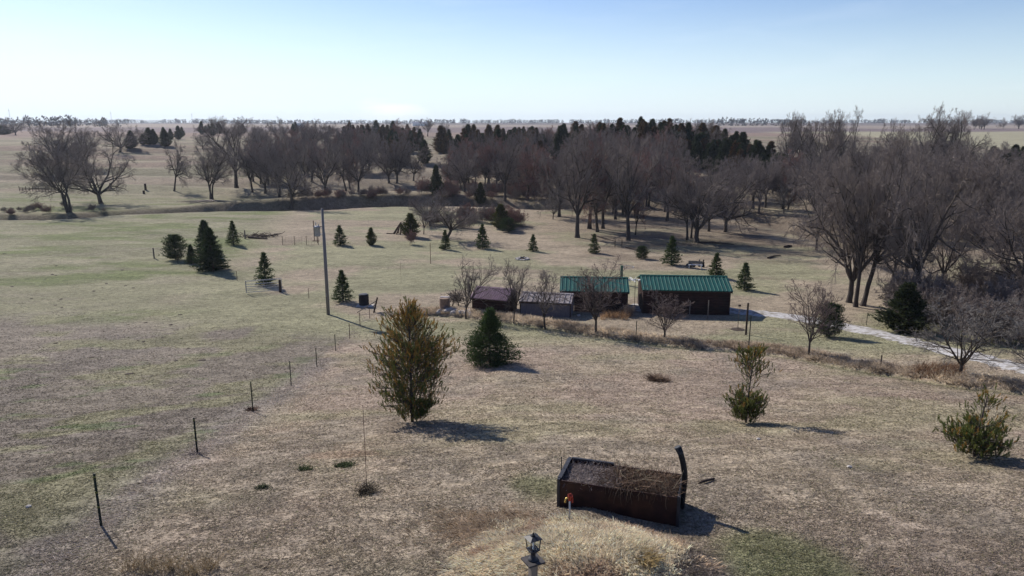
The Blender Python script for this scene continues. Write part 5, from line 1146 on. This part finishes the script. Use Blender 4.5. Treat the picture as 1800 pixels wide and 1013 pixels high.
# pale weeds under the fence line
Pf = np.array(FENCE_IN); sf = np.r_[0, np.cumsum(np.hypot(*np.diff(Pf, axis=0).T))]; m = 900; tt = sf[-1]*rg.random(m); cx = np.interp(tt, sf, Pf[:, 0])+rg.normal(size=m)*.28; cy = np.interp(tt, sf, Pf[:, 1])+rg.normal(size=m)*.28
kp = vnoise(cx*.8, cy*.8, 71) > .35; cx, cy = cx[kp], cy[kp]
tufts('fence_line_weeds', cx, cy, 12, .20, .010, lambda x, y: np.tile([[.44,.38,.33]], (len(x), 1)), flow, 57, 'pale dead weeds scattered under the line of steel fence posts', .12, .6)
# sparse longer grass and dead stems over both slopes
m = 3800; q = rg.random(m); cy = 11*(60/11)**q; cx = (rg.random(m)*2-1)*cy*.8; kp = fbm(cx/3, cy/3, 72) > .42; cx, cy = cx[kp], cy[kp]
tufts('grass_tufts', cx, cy, 9, .13, .010, lambda x, y: gcol(x, y)*1.25, flow, 58, 'loose longer tufts scattered over the short turf', .07, .6)
def clump(px, py, n, ln, wd, colr, name, label, seed, up=.9, rad=.12):
    x, y, z = G(px, py); rg = np.random.default_rng(seed); P = rg.normal(size=(n, 3))*[rad,rad,0]; a = rg.random(n)*6.28; D = nrm(np.stack([np.cos(a)*.8, np.sin(a)*.8, up+.5*rg.random(n)], 1))
    p, _ = grow(P, D, ln*(.5+.6*rg.random(n)), 4, .08, -.22, rg); V, Q = tube_np(p, np.full((n, 5), wd)*np.array([1,.9,.8,.6,.3]), 3)
    o = obj(name, np_mesh(name, V, Q, 4, np.repeat(np.array(colr)*(.6+.7*rg.random((n, 1))), 15, 0), M_BLADE)); o.location = (x, y, z); return tag(o, label, 'grass clump')
clump(1133, 987, 300, .34, .006, (.50,.38,.18), 'ornamental_grass', 'bright yellow arching grass clump beside its dark shadow', 1, .7, .09)
clump(1098, 968, 220, .34, .006, (.56,.48,.32), 'ornamental_grass', 'pale arching grass clump left of the yellow one', 2, .3, .12)
clump(1152, 669, 320, .62, .008, (.28,.20,.14), 'grass_tussock', 'left of two brown tussocks alone in the middle of the lawn', 3, .8, .16)
clump(1166, 671, 200, .38, .008, (.22,.15,.11), 'grass_tussock', 'lower right one of two brown tussocks in the middle of the lawn', 4, .8, .14)
clump(645, 866, 220, .34, .006, (.14,.115,.08), 'weed_clump', 'dark weedy clump at the foot of the thin tall stem', 5, .8, .10)
clump(443, 722, 160, .30, .008, (.25,.16,.12), 'weed_clump', 'brown weeds at the foot of the third fence post', 6, .9, .10)
clump(347, 800, 160, .18, .008, (.33,.28,.26), 'weed_clump', 'pale flattened weeds at the foot of the second fence post', 7, .3, .20)
clump(535, 826, 200, .14, .009, (.09,.12,.045), 'weed_clump', 'green weed patch left of the bare soil patch', 8, .5, .10)
clump(604, 820, 320, .16, .009, (.09,.12,.045), 'weed_clump', 'green weed patch right of the bare soil patch', 9, .5, .10)
clump(461, 858, 160, .14, .009, (.10,.115,.06), 'weed_clump', 'grey green weed tuft low left of the bare soil patch', 10, .5, .08)
x, y, z, H = height_from(645, 862, 712); o = tpost(645, 862, 712, 'very thin tall dry stem rising from a dark weed clump', M_RUSTY, .007, False, wood=True, name='dry_stem')

# ---------------------------------------------------------------- air
bm = bmesh.new(); bmesh.ops.create_cube(bm, size=1); me = bpy.data.meshes.new('haze'); bm.to_mesh(me); bm.free()
hz = obj('haze', me); hz.scale = (9500, 4420, 51); hz.location = (0, 2122, 4.5); tag(hz, kind='stuff', label='thin pale air that fades the far fields', cat='haze')
hm_ = bpy.data.materials.new('haze_air'); hm_.use_nodes = True; n_ = hm_.node_tree; n_.nodes.clear(); o_ = n_.nodes.new('ShaderNodeOutputMaterial'); pv = n_.nodes.new('ShaderNodeVolumePrincipled')
pv.inputs['Color'].default_value = (.78,.86,1,1); pv.inputs['Density'].default_value = 0.00010; pv.inputs['Anisotropy'].default_value = .3; n_.links.new(pv.outputs[0], o_.inputs['Volume']); me.materials.append(hm_)

for k, (px, py) in enumerate([(232, 1000), (262, 1006), (300, 1002), (338, 1008), (372, 1000)]):
    clump(px, py, 60, .55, .004, (.46,.36,.22), 'dry_weeds', ['leftmost', 'second from left', 'middle', 'second from right', 'rightmost'][k]+' of five dry weed clumps at the bottom left edge', 60+k, 1.6, .10)
